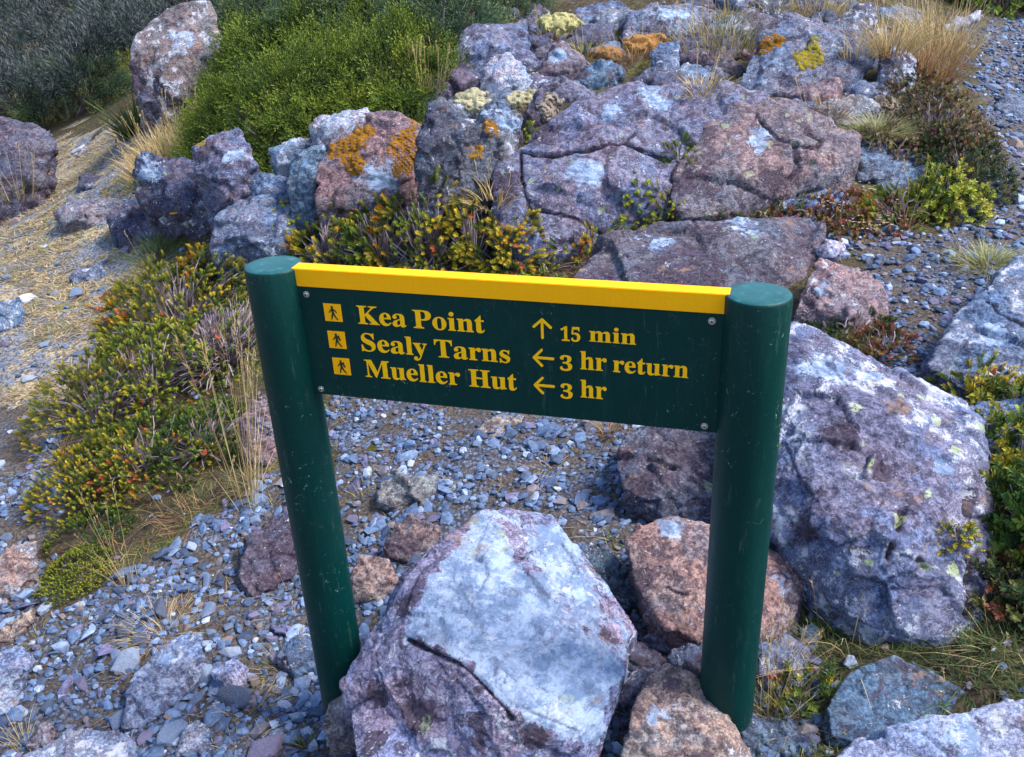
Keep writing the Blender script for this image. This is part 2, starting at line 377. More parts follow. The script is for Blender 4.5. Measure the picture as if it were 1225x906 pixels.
for X, lb in ((0, None), (LS, None)):
    T = Matrix.Translation((X, 0, 0))
    post = bm_obj('post', lathe([(0, ZT-1.75), (.0625, ZT-1.75)]+[(.0625, ZT-1.75+1.745*k/12) for k in range(1, 12)]+[(.0625, ZT-.005), (.0612, ZT-.0012), (.0600, ZT-.0008)]), MGREEN, sign, MS@T)
    for p in post.data.polygons: p.use_smooth = abs(p.normal.z) < .5
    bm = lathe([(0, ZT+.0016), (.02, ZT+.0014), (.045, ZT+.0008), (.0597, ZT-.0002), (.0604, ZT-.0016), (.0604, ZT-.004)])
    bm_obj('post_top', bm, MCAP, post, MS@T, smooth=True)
def box(x0, x1, y0, y1, z0, z1, bev=.0):
    bm = bmesh.new(); bmesh.ops.create_cube(bm, size=1)
    for v in bm.verts: v.co = ((x0+x1)/2+v.co.x*(x1-x0), (y0+y1)/2+v.co.y*(y1-y0), (z0+z1)/2+v.co.z*(z1-z0))
    if bev: bmesh.ops.bevel(bm, geom=bm.edges[:], offset=bev, segments=2, affect='EDGES')
    return bm
board = bm_obj('board', box(.05, LS-.05, -.015, .018, H-.9465, H-.6875, .0015), MGREEN, sign, MS)
bm_obj('top_rail', box(.0505, LS-.0505, -.0175, .0205, H-.6868, H-.6466, .0012), MYELLOW, sign, MS)
FY = -.0155
def mb(s):
    o = ''
    for c in s:
        o += chr(0x1D400+ord(c)-65) if 'A' <= c <= 'Z' else chr(0x1D41A+ord(c)-97) if 'a' <= c <= 'z' else chr(0x1D7CE+ord(c)-48) if '0' <= c <= '9' else c
    return o
def text_bm(s, size):
    cu = bpy.data.curves.new('lettering', 'FONT'); cu.body = mb(s); cu.size = size; cu.extrude = .0006; cu.resolution_u = 5; cu.offset = size*.004
    to = bpy.data.objects.new('lettering', cu); COL.objects.link(to)
    dg = bpy.context.evaluated_depsgraph_get(); me = bpy.data.meshes.new_from_object(to.evaluated_get(dg))
    bm = bmesh.new(); bm.from_mesh(me); bpy.data.objects.remove(to); bpy.data.curves.remove(cu); bpy.data.meshes.remove(me); return bm
def text(pieces, label):
    """pieces: (string, u0, u1, baseline z, cap or x height in m, kind)"""
    for s, u0, u1, zb, hh, desc in pieces:
        bm = text_bm(s, 1.); xsb = [v.co.x for v in bm.verts]; ysb = [v.co.y for v in bm.verts]
        ymax = max(ysb); sx = (u1-u0)/(max(xsb)-min(xsb)); sy = hh/ymax
        mn = min(xsb)
        for v in bm.verts: v.co = (u0+(v.co.x-mn)*sx, FY-.0004+(-1 if v.co.z > 0 else 1)*.0006, zb+H+v.co.y*sy-desc)
        bm_obj('lettering', bm, MTEXT, sign, MS, label='yellow word '+s+' on the '+label)
text([('Kea', .1925, .3035, -.7637, .0415, 0), ('Point', .3200, .4775, -.7637, .0415, 0)], 'top line')
text([('Sealy', .1938, .3455, -.8275, .0425, 0), ('Tarns', .3625, .5285, -.8275, .0405, 0)], 'middle line')
text([('Mueller', .1945, .4155, -.8905, .0415, 0), ('Hut', .4350, .5405, -.8905, .0405, 0)], 'bottom line')
text([('15', .6375, .6775, -.7672, .0315, 0), ('min', .6960, .7895, -.7640, .033, 0)], 'top line')
text([('3', .6345, .6600, -.8275, .0345, .0065), ('hr', .6770, .7310, -.8275, .040, 0), ('return', .7440, .8940, -.8275, .034, 0)], 'middle line')
text([('3', .6345, .6600, -.8920, .0345, .0065), ('hr', .6770, .7310, -.8920, .040, 0)], 'bottom line')
def flat(polys, y0, y1):
    bm = bmesh.new()
    for pl in polys:
        a = [bm.verts.new((x, y0, z)) for x, z in pl]; b = [bm.verts.new((x, y1, z)) for x, z in pl]
        bm.faces.new(a); bm.faces.new(b[::-1]); n = len(a)
        for k in range(n): bm.faces.new((a[k], a[(k+1) % n], b[(k+1) % n], b[k]))
    return bm
def seg(x0, z0, x1, z1, w0, w1=None, cap=5):
    w1 = w0 if w1 is None else w1; a = math.atan2(z1-z0, x1-x0); p = []
    for k in range(cap+1): t = a-math.pi/2+math.pi*k/cap; p.append((x1+w1*math.cos(t), z1+w1*math.sin(t)))
    for k in range(cap+1): t = a+math.pi/2+math.pi*k/cap; p.append((x0+w0*math.cos(t), z0+w0*math.sin(t)))
    return p
def arrow(cx, cz, ang, label):
    L, hw = .0205, .0027; ca, sa = math.cos(ang), math.sin(ang)
    R = lambda pl: [(cx+x*ca-z*sa, cz+H+x*sa+z*ca) for x, z in pl]
    P = [R(seg(-L, 0, L-.003, 0, hw)), R(seg(L-.001, 0, .003, .0175, hw)), R(seg(L-.001, 0, .003, -.0175, hw))]
    bm = bmesh.new()
    for k, q in enumerate(P):
        me = bpy.data.meshes.new('t'); b = flat([q], FY-.0012-k*.0001, FY+.0004); b.to_mesh(me); b.free(); bm.from_mesh(me); bpy.data.meshes.remove(me)
    bm_obj('arrow', bm, MTEXT, sign, MS, label=label)
arrow(.5995, -.744, math.pi/2, 'yellow arrow pointing up beside 15 min')
arrow(.5995, -.810, math.pi, 'yellow arrow pointing left beside 3 hr return')
arrow(.5995, -.8735, math.pi, 'yellow arrow pointing left beside the last line 3 hr')
for k, (u0, z0, pack) in enumerate(((.1155, -.7225, 0), (.1160, -.7865, 1), (.1185, -.8505, 1))):
    q = .0405; pl = bm_obj('pictogram', box(u0, u0+q, FY-.0012, FY+.0004, H+z0-q, H+z0), MYELLOW, sign, MS,
        label=('yellow square pictogram of a walker', 'yellow square pictogram of a hiker with pack', 'lowest yellow square pictogram of a hiker with pack')[k])
    cx, cz = u0+q*.5, H+z0-q*.5; s = q/40
    F = lambda *a: seg(cx+a[0]*s, cz+a[1]*s, cx+a[2]*s, cz+a[3]*s, a[4]*s, (a[5] if len(a) > 5 else a[4])*s)
    f = [seg(cx-.6*s, cz+13*s, cx-.4*s, cz+13*s, 2.6*s), F(-.5, 8, .5, -1, 3.0, 2.4), F(-2, 8, -6.5, 2.5, 1.2), F(-6.5, 2.5, -8, .5, 1.1),
         F(2, 8, 7, 4, 1.2), F(7, 4, 8.5, .5, 1.0), F(0, -1, -2.5, -8, 1.9, 1.4), F(-2.5, -8, -4, -15, 1.4, 1.1), F(1, -1, 4.5, -8, 1.8, 1.4), F(4.5, -8, 10, -15, 1.4, 1.1)]
    if pack: f += [F(5, 9.5, 7.5, 0, 1.7), F(6, 10, 4, 6, 1.)]
    bm = bmesh.new()
    for j, pq in enumerate(f):
        me = bpy.data.meshes.new('t'); b = flat([pq], FY-.0020-j*.00004, FY-.0010); b.to_mesh(me); b.free(); bm.from_mesh(me); bpy.data.meshes.remove(me)
    bm_obj('walking_figure', bm, MBLACK, pl, MS)
for u, z in ((.0785, -.7043), (.0795, -.9325), (LS-.0815, -.7028), (LS-.0845, -.9320)):
    M = MS@Matrix.Translation((u, FY, H+z))@Matrix.Rotation(math.pi/2, 4, 'X')
    bm = lathe([(0, .0048), (.0028, .0046), (.0042, .0040), (.0048, .0022), (.0048, .0014), (.0072, .0013), (.0074, .0004), (.0074, -.001)], 20)
    bo = bm_obj('bolt', bm, MMETAL, sign, M)
    bm_obj('bolt_socket', lathe([(0, .0050), (.0021, .0050), (.0021, .0030)], 6), MBLACK, bo, M)

# ------------------------------------------------------------------ rocks
TINT = dict(H=(.265,.27,.35), S=(.27,.32,.40), L=(.17,.20,.265), P=(.125,.12,.155), B=(.14,.195,.275), R=(.285,.215,.20), K=(.225,.185,.185), W=(.38,.42,.51), T=(.095,.155,.20), D=(.085,.095,.135), N=(.22,.225,.24), O=(.33,.255,.225))
SURF_V, SURF_F, _off = [GV], [GF], len(GV)
rocks = []
def voxel(bm, L):
    me = bpy.data.meshes.new('t'); bm.to_mesh(me); bm.free()
    o = bpy.data.objects.new('t', me); COL.objects.link(o)
    md = o.modifiers.new('r', 'REMESH'); md.mode = 'VOXEL'; md.voxel_size = L; md.use_smooth_shade = True
    dg = bpy.context.evaluated_depsgraph_get(); ev = o.evaluated_get(dg).to_mesh()
    n = len(ev.vertices); V = np.empty(n*3, np.float32); ev.vertices.foreach_get('co', V)
    m = len(ev.polygons); tot = np.empty(m, np.int32); ev.polygons.foreach_get('loop_total', tot)
    idx = np.empty(len(ev.loops), np.int32); ev.loops.foreach_get('vertex_index', idx)
    o.evaluated_get(dg).to_mesh_clear(); bpy.data.objects.remove(o); bpy.data.meshes.remove(me)
    if (tot == 4).all(): F = idx.reshape(-1, 4)
    else:
        st = np.concatenate([[0], np.cumsum(tot)[:-1]]); F = np.array([[idx[a], idx[a+1], idx[a+2], idx[a+min(3, t-1)]] for a, t in zip(st, tot)])
    return V.reshape(-1, 3).astype(float), F
def vnormals(V, F):
    n = np.cross(V[F[:, 2]]-V[F[:, 0]], V[F[:, 3]]-V[F[:, 1]]); N_ = np.zeros_like(V)
    for k in range(4): np.add.at(N_, F[:, k], n)
    return N_/np.maximum(np.linalg.norm(N_, axis=1), 1e-12)[:, None]
def hull_bm(sets):
    out = bmesh.new()
    for P in sets:
        bm = bmesh.new()
        for p in P: bm.verts.new([float(v) for v in p])
        bmesh.ops.convex_hull(bm, input=bm.verts[:])
        bmesh.ops.delete(bm, geom=[v for v in bm.verts if not v.link_faces], context='VERTS')
        bmesh.ops.triangulate(bm, faces=bm.faces[:])
        me = bpy.data.meshes.new('t'); bm.to_mesh(me); bm.free(); out.from_mesh(me); bpy.data.meshes.remove(me)
    return out
def outline_pts(ol, Yb, D, T, bulge, r, nint=7, pts=()):
    ol = np.array([p[:2] for p in ol], float); c = ol.mean(0); y0, y1 = ol[:, 1].min(), ol[:, 1].max()
    def Yof(py): return Yb + D*np.clip((y1-py)/(y1-y0), 0, 1)
    P = [at(x, y, Yof(y)) for x, y in ol]
    wm = (ol[:, 0].max()-ol[:, 0].min())*Yb/FPX
    for k in range(nint):          # chiselled front bulge
        a = r.uniform(0, 2*math.pi); k_ = r.integers(len(ol)); t = r.uniform(.15, .62)
        q = c + (ol[k_]*.6+ol[(k_+1) % len(ol)]*.4-c)*t
        P.append(at(q[0], q[1], Yof(q[1]) - bulge*wm*(1-t*t)*r.uniform(.8, 1.1)))
    for x, y, dY in pts: P.append(at(x, y, Yof(y)+dY))
    for x, y in ol:                 # back side, hidden inside the outline's rays
        q = c + (np.array([x, y])-c)*.72; P.append(at(q[0], q[1], Yof(q[1])+T))
    gzv = gz(c[0]*0+at(c[0], y1, Yb)[0], Yb)[0]
    for x, y in ol:                 # foot, carried down into the ground
        if y > y0+.55*(y1-y0):
            p = at(x, y, Yof(y)); p2 = p.copy(); p2[2] = min(p[2]-.04, gzv-.12); P.append(p2 + np.array([0, .02, 0]))
    return P, wm
def rock(label, ol, tint='L', Y=None, D=None, T=None, bulge=.16, pts=(), hulls=None, spots=(), cracks=(), lime=.0, nint=7, rough=.8, seed=None, group=None, name='rock', lay=.5, L=None, free=False, face=None):
    global _off
    r = np.random.default_rng(seed if seed is not None else len(rocks)*13+5)
    O = np.array([p[:2] for p in ol], float); yb = O[:, 1].max(); bx = O[O[:, 1] > yb-.3*(yb-O[:, 1].min()), 0].mean()
    yg = ghit(bx, min(yb, 903))[1]-.012
    Y = yg if Y is None else min(Y, yg) if not free else Y
    wm0 = (O[:, 0].max()-O[:, 0].min())*Y/FPX
    if D is None: D = .38*wm0
    if T is None: T = .55*wm0
    sets = []; P, wm = outline_pts(ol, Y, D, T, bulge, r, nint, pts=pts); sets.append(P)
    for h in (hulls or []): sets.append([at(*p) for p in h])
    size = max(wm, .08); L = L or max(.0052, 2.9*Y/FPX)
    if wm < .25: L = min(L, wm/22)
    V, F = voxel(hull_bm(sets), L)
    N_ = vnormals(V, F); o3 = r.uniform(0, 90, 3); Q = V + o3
    ax = r.normal(size=3); ax[2] += 1.2; ax /= np.linalg.norm(ax)
    # broken facets, bedding ledges, cracks, pits
    d = .028*size*rough*fbm(Q*(2.6/size), 3)
    n1 = fbm(Q*(5.5/size)+3, 3); d -= .020*size*rough*np.clip(1-np.abs(n1)/.10, 0, 1)**1.6*(pnoise(Q*(2./size)+40) > -.12)
    s = (Q@ax)/(.11*size+.012) + .9*fbm(Q*(2.2/size)+11, 2); fr = s-np.floor(s)
    d += lay*.011*size*(sstep(0, .75, fr)-sstep(.82, 1., fr))*sstep(-.15, .25, pnoise(Q*(1.8/size)+60))
    Qw = Q+.05*size*np.stack([pnoise(Q*(4/size)+a_) for a_ in (1., 31., 61.)], 1)
    d += .075*size*rough*facets(Qw*(3.0/size), 3)+.018*size*rough*facets(Qw*(8.5/size), 9)+.006*rough*facets(Q*22, 5)
    n3 = fbm(Q*14+7, 3); d += .0035*rough*n3
    d -= .006*rough*sstep(.50, .66, pnoise(Q*24+21))
    if L < .012: d += .0026*rough*fbm(Q*48+2, 3)
    px, py, pz = project(V)
    crk = np.zeros(len(V))
    for cr in cracks:               # cracks carved into the stone along a traced line
        pts_, wpx, dep = cr; m = np.full(len(V), 1e9)
        for (x0, y0), (x1, y1) in zip(pts_, pts_[1:]):
            ex, ey = x1-x0, y1-y0; t = np.clip(((px-x0)*ex+(py-y0)*ey)/(ex*ex+ey*ey), 0, 1)
            m = np.minimum(m, np.hypot(px-x0-t*ex, py-y0-t*ey))
        wob = wpx*(1+.8*pnoise(Q*22)); km = np.clip(1-m/np.maximum(wob, .5), 0, 1)*(N_@_f < .3); d -= dep*km; crk = np.maximum(crk, km*(dep > .012))
    V = V + N_*d[:, None]
    sp = np.zeros((len(V), 3)); sp[:, 1] = lime; sp[:, 2] = np.clip(crk*1.8, 0, 1.2)  # deeper carved cracks also get the dark colour
    for (x, y, rp, ch) in spots:
        h = min(((np.hypot(px-x, py-y)+np.where(N_@_f < .25, 0, 1e5)).min(), 0) for _ in (0,))
        k = int(np.argmin(np.hypot(px-x, py-y)+np.where(N_@_f < .25, 0, 1e5)+pz*5)); c0 = V[k]; R3 = rp*Y/FPX
        m = np.clip(1.5-np.linalg.norm(V-c0, axis=1)/R3*1.05, 0, 1.15)
        j = {'pale': 0, 'dark': 2}[ch]; m = m*(.60 if ch == 'pale' else .66); sp[:, j] = np.maximum(sp[:, j], m)
    if face:                        # upper face: pale stone, with the sky's brightness painted in
        fr = N_@_f < .3
        for am, vl in ((34, .62), (22, .80), (10, 1.05)):
            fx = px+am*fbm(Q*13, 4); fy = py+am*fbm(Q*13+50, 4); sp[:, 0] = np.where(inpoly(fx, fy, face) & fr, vl, sp[:, 0])
        gx = px+14*fbm(Q*11, 4); sp[:, 0] = np.where((py < 700+.42*(gx-590)+60) & (gx > 560) & fr & (sp[:, 0] < .62), .56, sp[:, 0])
    base = np.array([at(bx, yb, Y)[0], Y+D*.4, 0]); base[2] = gz(base[0], base[1])[0]
    o = mesh_np(name, V, [F], MROCK, loc=base, smooth=True, col2=sp)
    tag(o, label, name, group or 'rocks and boulders on the slope')
    tc = np.array(TINT[tint])*r.uniform(.93, 1.07, 3); o.color = (*tc, 1)
    rocks.append(o); SURF_V.append(V); SURF_F.append(F+_off); _off += len(V)
    return o

# the pale slab-faced boulder in front of the sign
rock('big pale blue-grey boulder with a flat sloping face in front of the sign board',
  [(577,612),(661,613),(685,652),(698,696),(764,755),(755,782),(744,815),(705,893),(700,935),(430,935),(416,860),(410,818),(459,755),(484,690),(523,652)], 'H', Y=1.47, D=.70, T=.35, bulge=.0, nint=0, free=True, face=[(588,622),(606,650),(625,682),(668,735),(708,772),(742,806),(705,888),(650,872),(611,850),(560,800),(500,758),(486,748),(520,695),(560,640)],
  pts=[], hulls=[[(577,612,2.16),(661,613,2.18),(592,627,2.08),(621,681,1.96),(666,736,1.83),(735,802,1.66),(764,755,1.84),(698,696,2.0),(685,652,2.1),
   (523,652,2.02),(484,690,1.92),(459,755,1.80),(483,758,1.72),(538,780,1.64),(587,824,1.555),(611,854,1.50),(695,893,1.49),(744,815,1.62),(410,818,1.70),(416,860,1.68),(430,935,1.55),(560,935,1.46),(700,935,1.47),(700,860,2.1),(480,860,2.1),(590,780,2.25)]],
  spots=[(660,680,24,'pale'),(500,850,45,'dark'),(570,880,45,'dark'),(450,830,30,'dark'),(490,715,34,'dark'),(640,880,25,'dark'),(450,890,40,'dark'),(730,720,25,'dark')],
  cracks=[([(486,765),(538,790),(560,800),(590,832),(612,860)], 5, .02),([(452,810),(456,845),(470,860)], 3, .01),([(563,770),(600,771),(640,772),(660,766)], 3, .012),([(592,627),(621,681),(666,738),(740,802)], 3, -.006),([(640,752),(672,792),(706,823)], 2, .007),([(600,800),(640,842),(664,864)],2,.006),([(540,690),(575,740),(590,790)],2,.005)], lime=.45, seed=3, lay=.2, rough=.36, name='boulder', group='boulders close to the sign')
rock('huge grey-purple boulder spotted with lime lichen behind the right signpost',
  [(930,395),(950,381),(998,410),(1040,432),(1093,451),(1140,474),(1176,495),(1181,560),(1190,640),(1196,720),(1180,760),(1136,778),(1067,764),(1012,736),(972,690),(935,645),(905,560),(915,450)], 'L', Y=1.98, D=.95, T=.55, bulge=.12,
  pts=[(1060,640,-.16),(990,620,-.12),(1130,600,-.14),(1000,470,-.10),(1100,520,-.12),(1140,700,-.08)],
  spots=[(985,440,45,'pale'),(1040,450,30,'pale'),(1060,560,30,'dark'),(1000,520,35,'dark'),(960,630,30,'dark'),(1030,660,20,'dark'),(1090,600,20,'dark'),(1130,560,25,'pale')],
  cracks=[([(1080,612),(1074,632)],7,.035),([(1066,652),(1060,668)],7,.035),([(1098,670),(1110,680)],6,.02),([(1160,590),(1164,660),(1160,735)],9,.04),([(940,520),(1010,500),(1090,540),(1160,560)],5,.01),([(930,610),(960,640),(1000,650)],3,.01)], lime=1., seed=11, name='boulder', group='boulders close to the sign', lay=.25, rough=.42)
rock('dark purple boulder between the right signpost and the gravel',
  [(738,558),(747,520),(790,500),(850,495),(900,510),(905,640),(860,640),(800,622),(752,592)], 'P', Y=2.42, D=.4, T=.4, seed=21, rough=.62, cracks=[([(775,548),(805,560)],5,.02)], spots=[(770,580,40,'dark')], name='boulder', group='boulders close to the sign', lime=.6)
rock('brown and pink boulder wedged behind the foot of the right signpost',
  [(748,645),(765,628),(800,618),(850,626),(900,645),(942,668),(962,700),(954,740),(922,768),(870,772),(830,765),(795,748),(760,700)], 'R', Y=1.80, D=.34, T=.3, bulge=.13, free=True, seed=31, rough=.34, spots=[(800,635,30,'pale'),(930,690,30,'pale')], name='boulder', group='boulders close to the sign')
rock('smooth dark teal stone beside the pale boulder', [(688,658),(726,656),(750,680),(770,717),(750,732),(720,722),(700,700)], 'T', Y=2.12, D=.12, seed=41, rough=.7)
rock('small blue pyramid-shaped rock below the brown boulder', [(766,766),(800,739),(828,748),(834,768),(805,782)], 'B', Y=1.88, D=.08, seed=42, rough=.6, bulge=.22)
rock('dark grey rock squeezed between the pale boulder and the brown front rock', [(708,915),(735,840),(760,800),(790,795),(780,860),(760,935),(700,935)], 'D', Y=1.5, D=.3, seed=43)
rock('orange-brown rock at the bottom edge beneath the right signpost', [(735,935),(757,850),(775,803),(800,793),(825,807),(857,834),(878,866),(903,915),(905,940)], 'O', Y=1.40, D=.26, T=.25, bulge=.12, seed=44, rough=.4, spots=[(790,860,40,'pale')], name='boulder', group='boulders close to the sign')
rock('small brown rock with a white top against the foot of the left signpost', [(386,868),(395,842),(414,828),(440,850),(445,885),(418,890),(393,882)], 'R', Y=1.72, D=.1, seed=45, L=.004)
rock('flat teal slab lying in the grass right of the right signpost', [(990,846),(1014,806),(1053,802),(1068,783),(1102,796),(1180,843),(1100,868),(1030,890),(994,880)], 'T', Y=1.47, D=.2, T=.1, bulge=.03, seed=46, rough=.28, lay=.2, free=True)
rock('long pale slab with lime lichen across the bottom right corner', [(985,935),(1014,893),(1060,876),(1105,864),(1170,850),(1235,836),(1310,850),(1320,960),(1010,970)], 'W', Y=1.27, D=.20, T=.3, bulge=.05, free=True, rough=.45, seed=47, lime=1.3, spots=[(1150,880,80,'pale')], name='boulder', group='boulders close to the sign')
rock('low blue-grey rock in front of the right signpost foot', [(880,862),(897,857),(945,884),(990,876),(1004,886),(992,915),(900,915)], 'B', Y=1.48, D=.12, seed=48)
rock('blue-grey rock behind the dry grass right of the right signpost', [(905,770),(940,758),(970,782),(966,815),(932,830),(908,812)], 'B', Y=1.72, D=.14, seed=49)
rock('grey rock in shade behind the foot of the right signpost', [(800,775),(850,770),(890,800),(900,850),(850,860),(810,830)], 'D', Y=1.76, D=.12, seed=50)
rock('dark blue stone low between the pale boulder and the brown boulder', [(740,760),(770,765),(800,790),(770,805),(735,800),(725,775)], 'D', Y=1.82, D=.1, seed=51)
# right side
rock('large blue-grey boulder at the right edge above the yellow-tipped bush', [(1111,438),(1130,410),(1157,380),(1170,350),(1192,322),(1228,306),(1300,318),(1330,400),(1310,490),(1225,492),(1160,470)], 'B', Y=2.75, D=.75, T=.5, seed=52, rough=.62, name='boulder', cracks=[([(1180,360),(1200,375),(1225,390)],3,.02)], spots=[(1170,400,40,'pale')], bulge=.08)
rock('reddish brown boulder with a pale vein right of the signpost top', [(950,372),(965,330),(978,303),(1008,322),(1050,336),(1062,352),(1060,374),(1044,388),(998,390),(962,386)], 'R', seed=53, D=.25, spots=[(985,345,14,'pale'),(960,370,20,'dark')])
rock('broad purple-pink boulder directly behind the yellow rail', [(678,336),(700,303),(735,285),(790,273),(870,264),(930,258),(973,255),(984,270),(975,310),(963,352),(930,372),(860,360),(780,352),(700,348)], 'P', D=.55, T=.4, seed=54, rough=.36, bulge=.10, spots=[(880,270,36,'pale'),(780,290,30,'pale'),(820,330,60,'dark')], lime=.4, name='boulder')
rock('pebbly grey slab beside the right edge below the blue-grey boulder', [(1130,500),(1170,480),(1230,478),(1240,540),(1180,560)], 'B', D=.2, seed=55)
rock('small white-speckled rock above the reddish brown boulder', [(975,296),(990,286),(1012,292),(1017,305),(1000,312),(980,308)], 'W', D=.07, seed=56)
rock('flat layered slate slab right of the pink domed boulder', [(1018,176),(1060,176),(1100,184),(1142,196),(1156,206),(1130,219),(1064,228),(1026,214)], 'B', D=.35, T=.2, bulge=.05, seed=57, lay=1.6)
rock('pink domed boulder with dark cracks at the head of the slab group', [(800,235),(806,212),(816,190),(850,150),(880,128),(915,117),(945,120),(994,148),(1028,163),(1030,182),(1003,210),(950,228),(870,256),(815,262)], 'K', Y=4.35, D=.6, T=.6, seed=58, rough=.36, bulge=.14, cracks=[([(905,140),(930,165),(970,180)],2.5,.03),([(950,175),(955,200),(945,215)],4,.03),([(965,155),(985,165),(975,180)],4,.03)], spots=[(900,170,30,'pale'),(830,215,35,'dark'),(930,210,30,'dark')], lime=.5, name='boulder')
rock('great cracked lavender boulder in the middle of the slope', [(588,212),(600,190),(622,176),(650,155),(690,124),(745,105),(810,102),(870,106),(915,118),(900,170),(860,230),(800,262),(760,275),(700,296),(645,310),(615,296),(596,262)], 'L', Y=4.42, D=.75, T=.6, bulge=.12, seed=59, rough=.36, cracks=[([(622,180),(660,186),(700,180),(745,172),(775,182),(800,190)],3.5,.05),([(745,172),(760,160)],3,.03),([(622,182),(624,215),(632,250),(650,285)],3,.03),([(640,250),(690,262),(720,280)],2.5,.02)], spots=[(700,210,24,'pale'),(720,140,27,'pale'),(650,160,30,'dark'),(600,225,30,'dark'),(780,120,24,'pale')], lime=.5, name='boulder')
rock('mossy-shouldered grey boulder near the top right of the slope', [(882,104),(888,80),(905,55),(925,28),(942,15),(970,18),(1008,28),(1040,46),(1048,66),(1024,94),(968,116),(930,112)], 'L', D=.5, T=.5, seed=60, rough=.5, bulge=.12, spots=[(925,75,13,'pale')], cracks=[([(900,62),(935,50),(960,40)],3,.03)], name='boulder')
rock('purple ledge rock left of the mossy-shouldered boulder', [(778,62),(800,52),(842,40),(882,50),(885,66),(840,76),(790,76)], 'P', D=.3, seed=61)
rock('rounded blue stone under the purple ledge rock', [(801,98),(806,86),(820,77),(836,79),(850,92),(848,104),(815,106)], 'B', D=.15, seed=62)
rock('dark pointed rock at the top right among dry grass', [(999,22),(1025,5),(1045,1),(1050,22),(1040,37),(1014,33)], 'D', D=.25, seed=63)
rock('low rock at the top right behind the dry grass', [(882,18),(905,1),(945,-6),(944,20),(902,30),(885,27)], 'D', D=.25, seed=64)
rock('small rusty rock below the mossy-shouldered boulder', [(944,112),(970,102),(1000,93),(1010,104),(1002,122),(965,126)], 'R', D=.12, seed=65)
rock('thin grey slate under the small rusty rock', [(946,118),(975,122),(1002,130),(998,142),(960,134)], 'B', D=.14, seed=66)
rock('flat tan stone beside the tussock on the slope', [(1005,142),(1030,140),(1050,146),(1030,154),(1008,150)], 'N', D=.1, seed=67)
rock('pale slab on the far gravel path edge', [(1128,32),(1150,22),(1176,10),(1172,24),(1140,38)], 'W', D=.2, seed=68)
rock('broken grey slabs at the top behind the reddish grass', [(1050,12),(1075,6),(1103,14),(1104,28),(1075,28),(1052,22)], 'B', D=.3, seed=69)
rock('lichened white boulder half buried in the bank beside the path', [(1050,60),(1078,52),(1094,70),(1096,96),(1075,110),(1055,96)], 'W', D=.2, seed=70, spots=[(1070,80,20,'dark')])
# top centre
rock('grey vertical rock at the top behind the green shrub', [(443,-4),(482,-6),(480,22),(464,44),(446,34)], 'B', seed=71, D=.15)
rock('big rounded grey boulder with a rusty stripe near the top', [(541,72),(552,38),(571,27),(628,26),(636,54),(616,80),(590,90),(556,88)], 'L', seed=72, rough=.5, D=.3, bulge=.2, name='boulder')
rock('dark purple rock topping the slope beside a straw cushion', [(619,22),(632,8),(645,2),(658,14),(653,32),(632,32)], 'P', seed=73, D=.2)
rock('white-tipped fractured rock above the pale lichen cushion', [(574,84),(590,72),(608,63),(622,77),(640,102),(616,118),(588,122),(574,104)], 'W', seed=74, D=.16, lay=1.5, spots=[(606,72,16,'pale')])
rock('long purple-grey rock leaning above the dark slate', [(470,120),(490,100),(512,88),(534,71),(560,76),(578,90),(570,112),(520,137),(478,138)], 'P', seed=75, D=.3, bulge=.15)
rock('pointed white and rust rock in the upper middle', [(639,96),(656,62),(670,49),(696,62),(706,78),(690,93),(660,100)], 'K', seed=76, D=.14, spots=[(668,62,16,'pale')])
rock('grey wedge rock right of the pointed white and rust rock', [(674,102),(698,84),(722,69),(750,82),(738,98),(698,110)], 'B', seed=77, D=.2)
rock('dark purple rock behind the pointed white and rust rock', [(628,72),(645,58),(668,48),(672,60),(655,74),(638,78)], 'P', seed=78, D=.1)
rock('small upright slab under the pale lichen cushion', [(626,137),(644,106),(668,99),(674,118),(652,150),(636,158)], 'P', seed=79, D=.1)
rock('tall dark slate leaning among the moss-covered rocks', [(496,198),(503,155),(511,124),(531,117),(552,137),(555,156),(528,176),(506,200)], 'D', seed=80, D=.16, Y=4.55, lay=1.4)
rock('blue-purple rock with an orange moss tuft in the centre', [(536,228),(546,165),(576,130),(602,119),(624,140),(624,166),(602,202),(570,228)], 'P', Y=4.62, seed=81, D=.3, spots=[(600,140,25,'pale')])
rock('long pale tilted boulder patched with orange moss', [(376,244),(378,200),(400,158),(440,138),(478,134),(507,150),(505,190),(490,222),(450,248)], 'K', Y=4.75, seed=82, rough=.5, D=.35, T=.3, spots=[(415,155,20,'pale'),(470,150,20,'dark'),(450,215,25,'pale')], name='boulder')
rock('whitish flat rock left of the orange moss', [(369,150),(385,140),(440,129),(450,142),(410,160),(380,170)], 'W', Y=5.0, seed=83, D=.15)
rock('small blue rock at the foot of the tilted mossy boulder', [(321,178),(346,168),(371,163),(380,186),(357,216),(332,206)], 'B', Y=5.1, seed=84, D=.15)
rock('blocky blue-grey rock beside the tilted mossy boulder', [(344,226),(346,204),(357,180),(388,173),(392,202),(370,226)], 'B', Y=4.85, seed=85, D=.12)
rock('low wedge rock between two lichened boulders', [(296,216),(310,206),(345,212),(348,236),(318,242),(300,236)], 'B', Y=4.95, seed=86, D=.12)
rock('dark lichened boulder with a notched top left of the bushes', [(161,204),(172,188),(184,181),(200,189),(216,187),(240,200),(268,238),(262,262),(248,283),(221,266),(190,246),(165,234)], 'D', seed=87, D=.25, bulge=.2, name='boulder', spots=[(180,205,20,'pale')], lime=.5)
rock('pale speckled boulder capped with brown moss by the green shrub', [(229,176),(255,160),(284,153),(300,172),(309,198),(309,232),(280,246),(262,236),(240,212)], 'L', Y=5.15, seed=88, D=.25, bulge=.2, name='boulder', spots=[(285,185,20,'pale'),(245,180,15,'dark')])
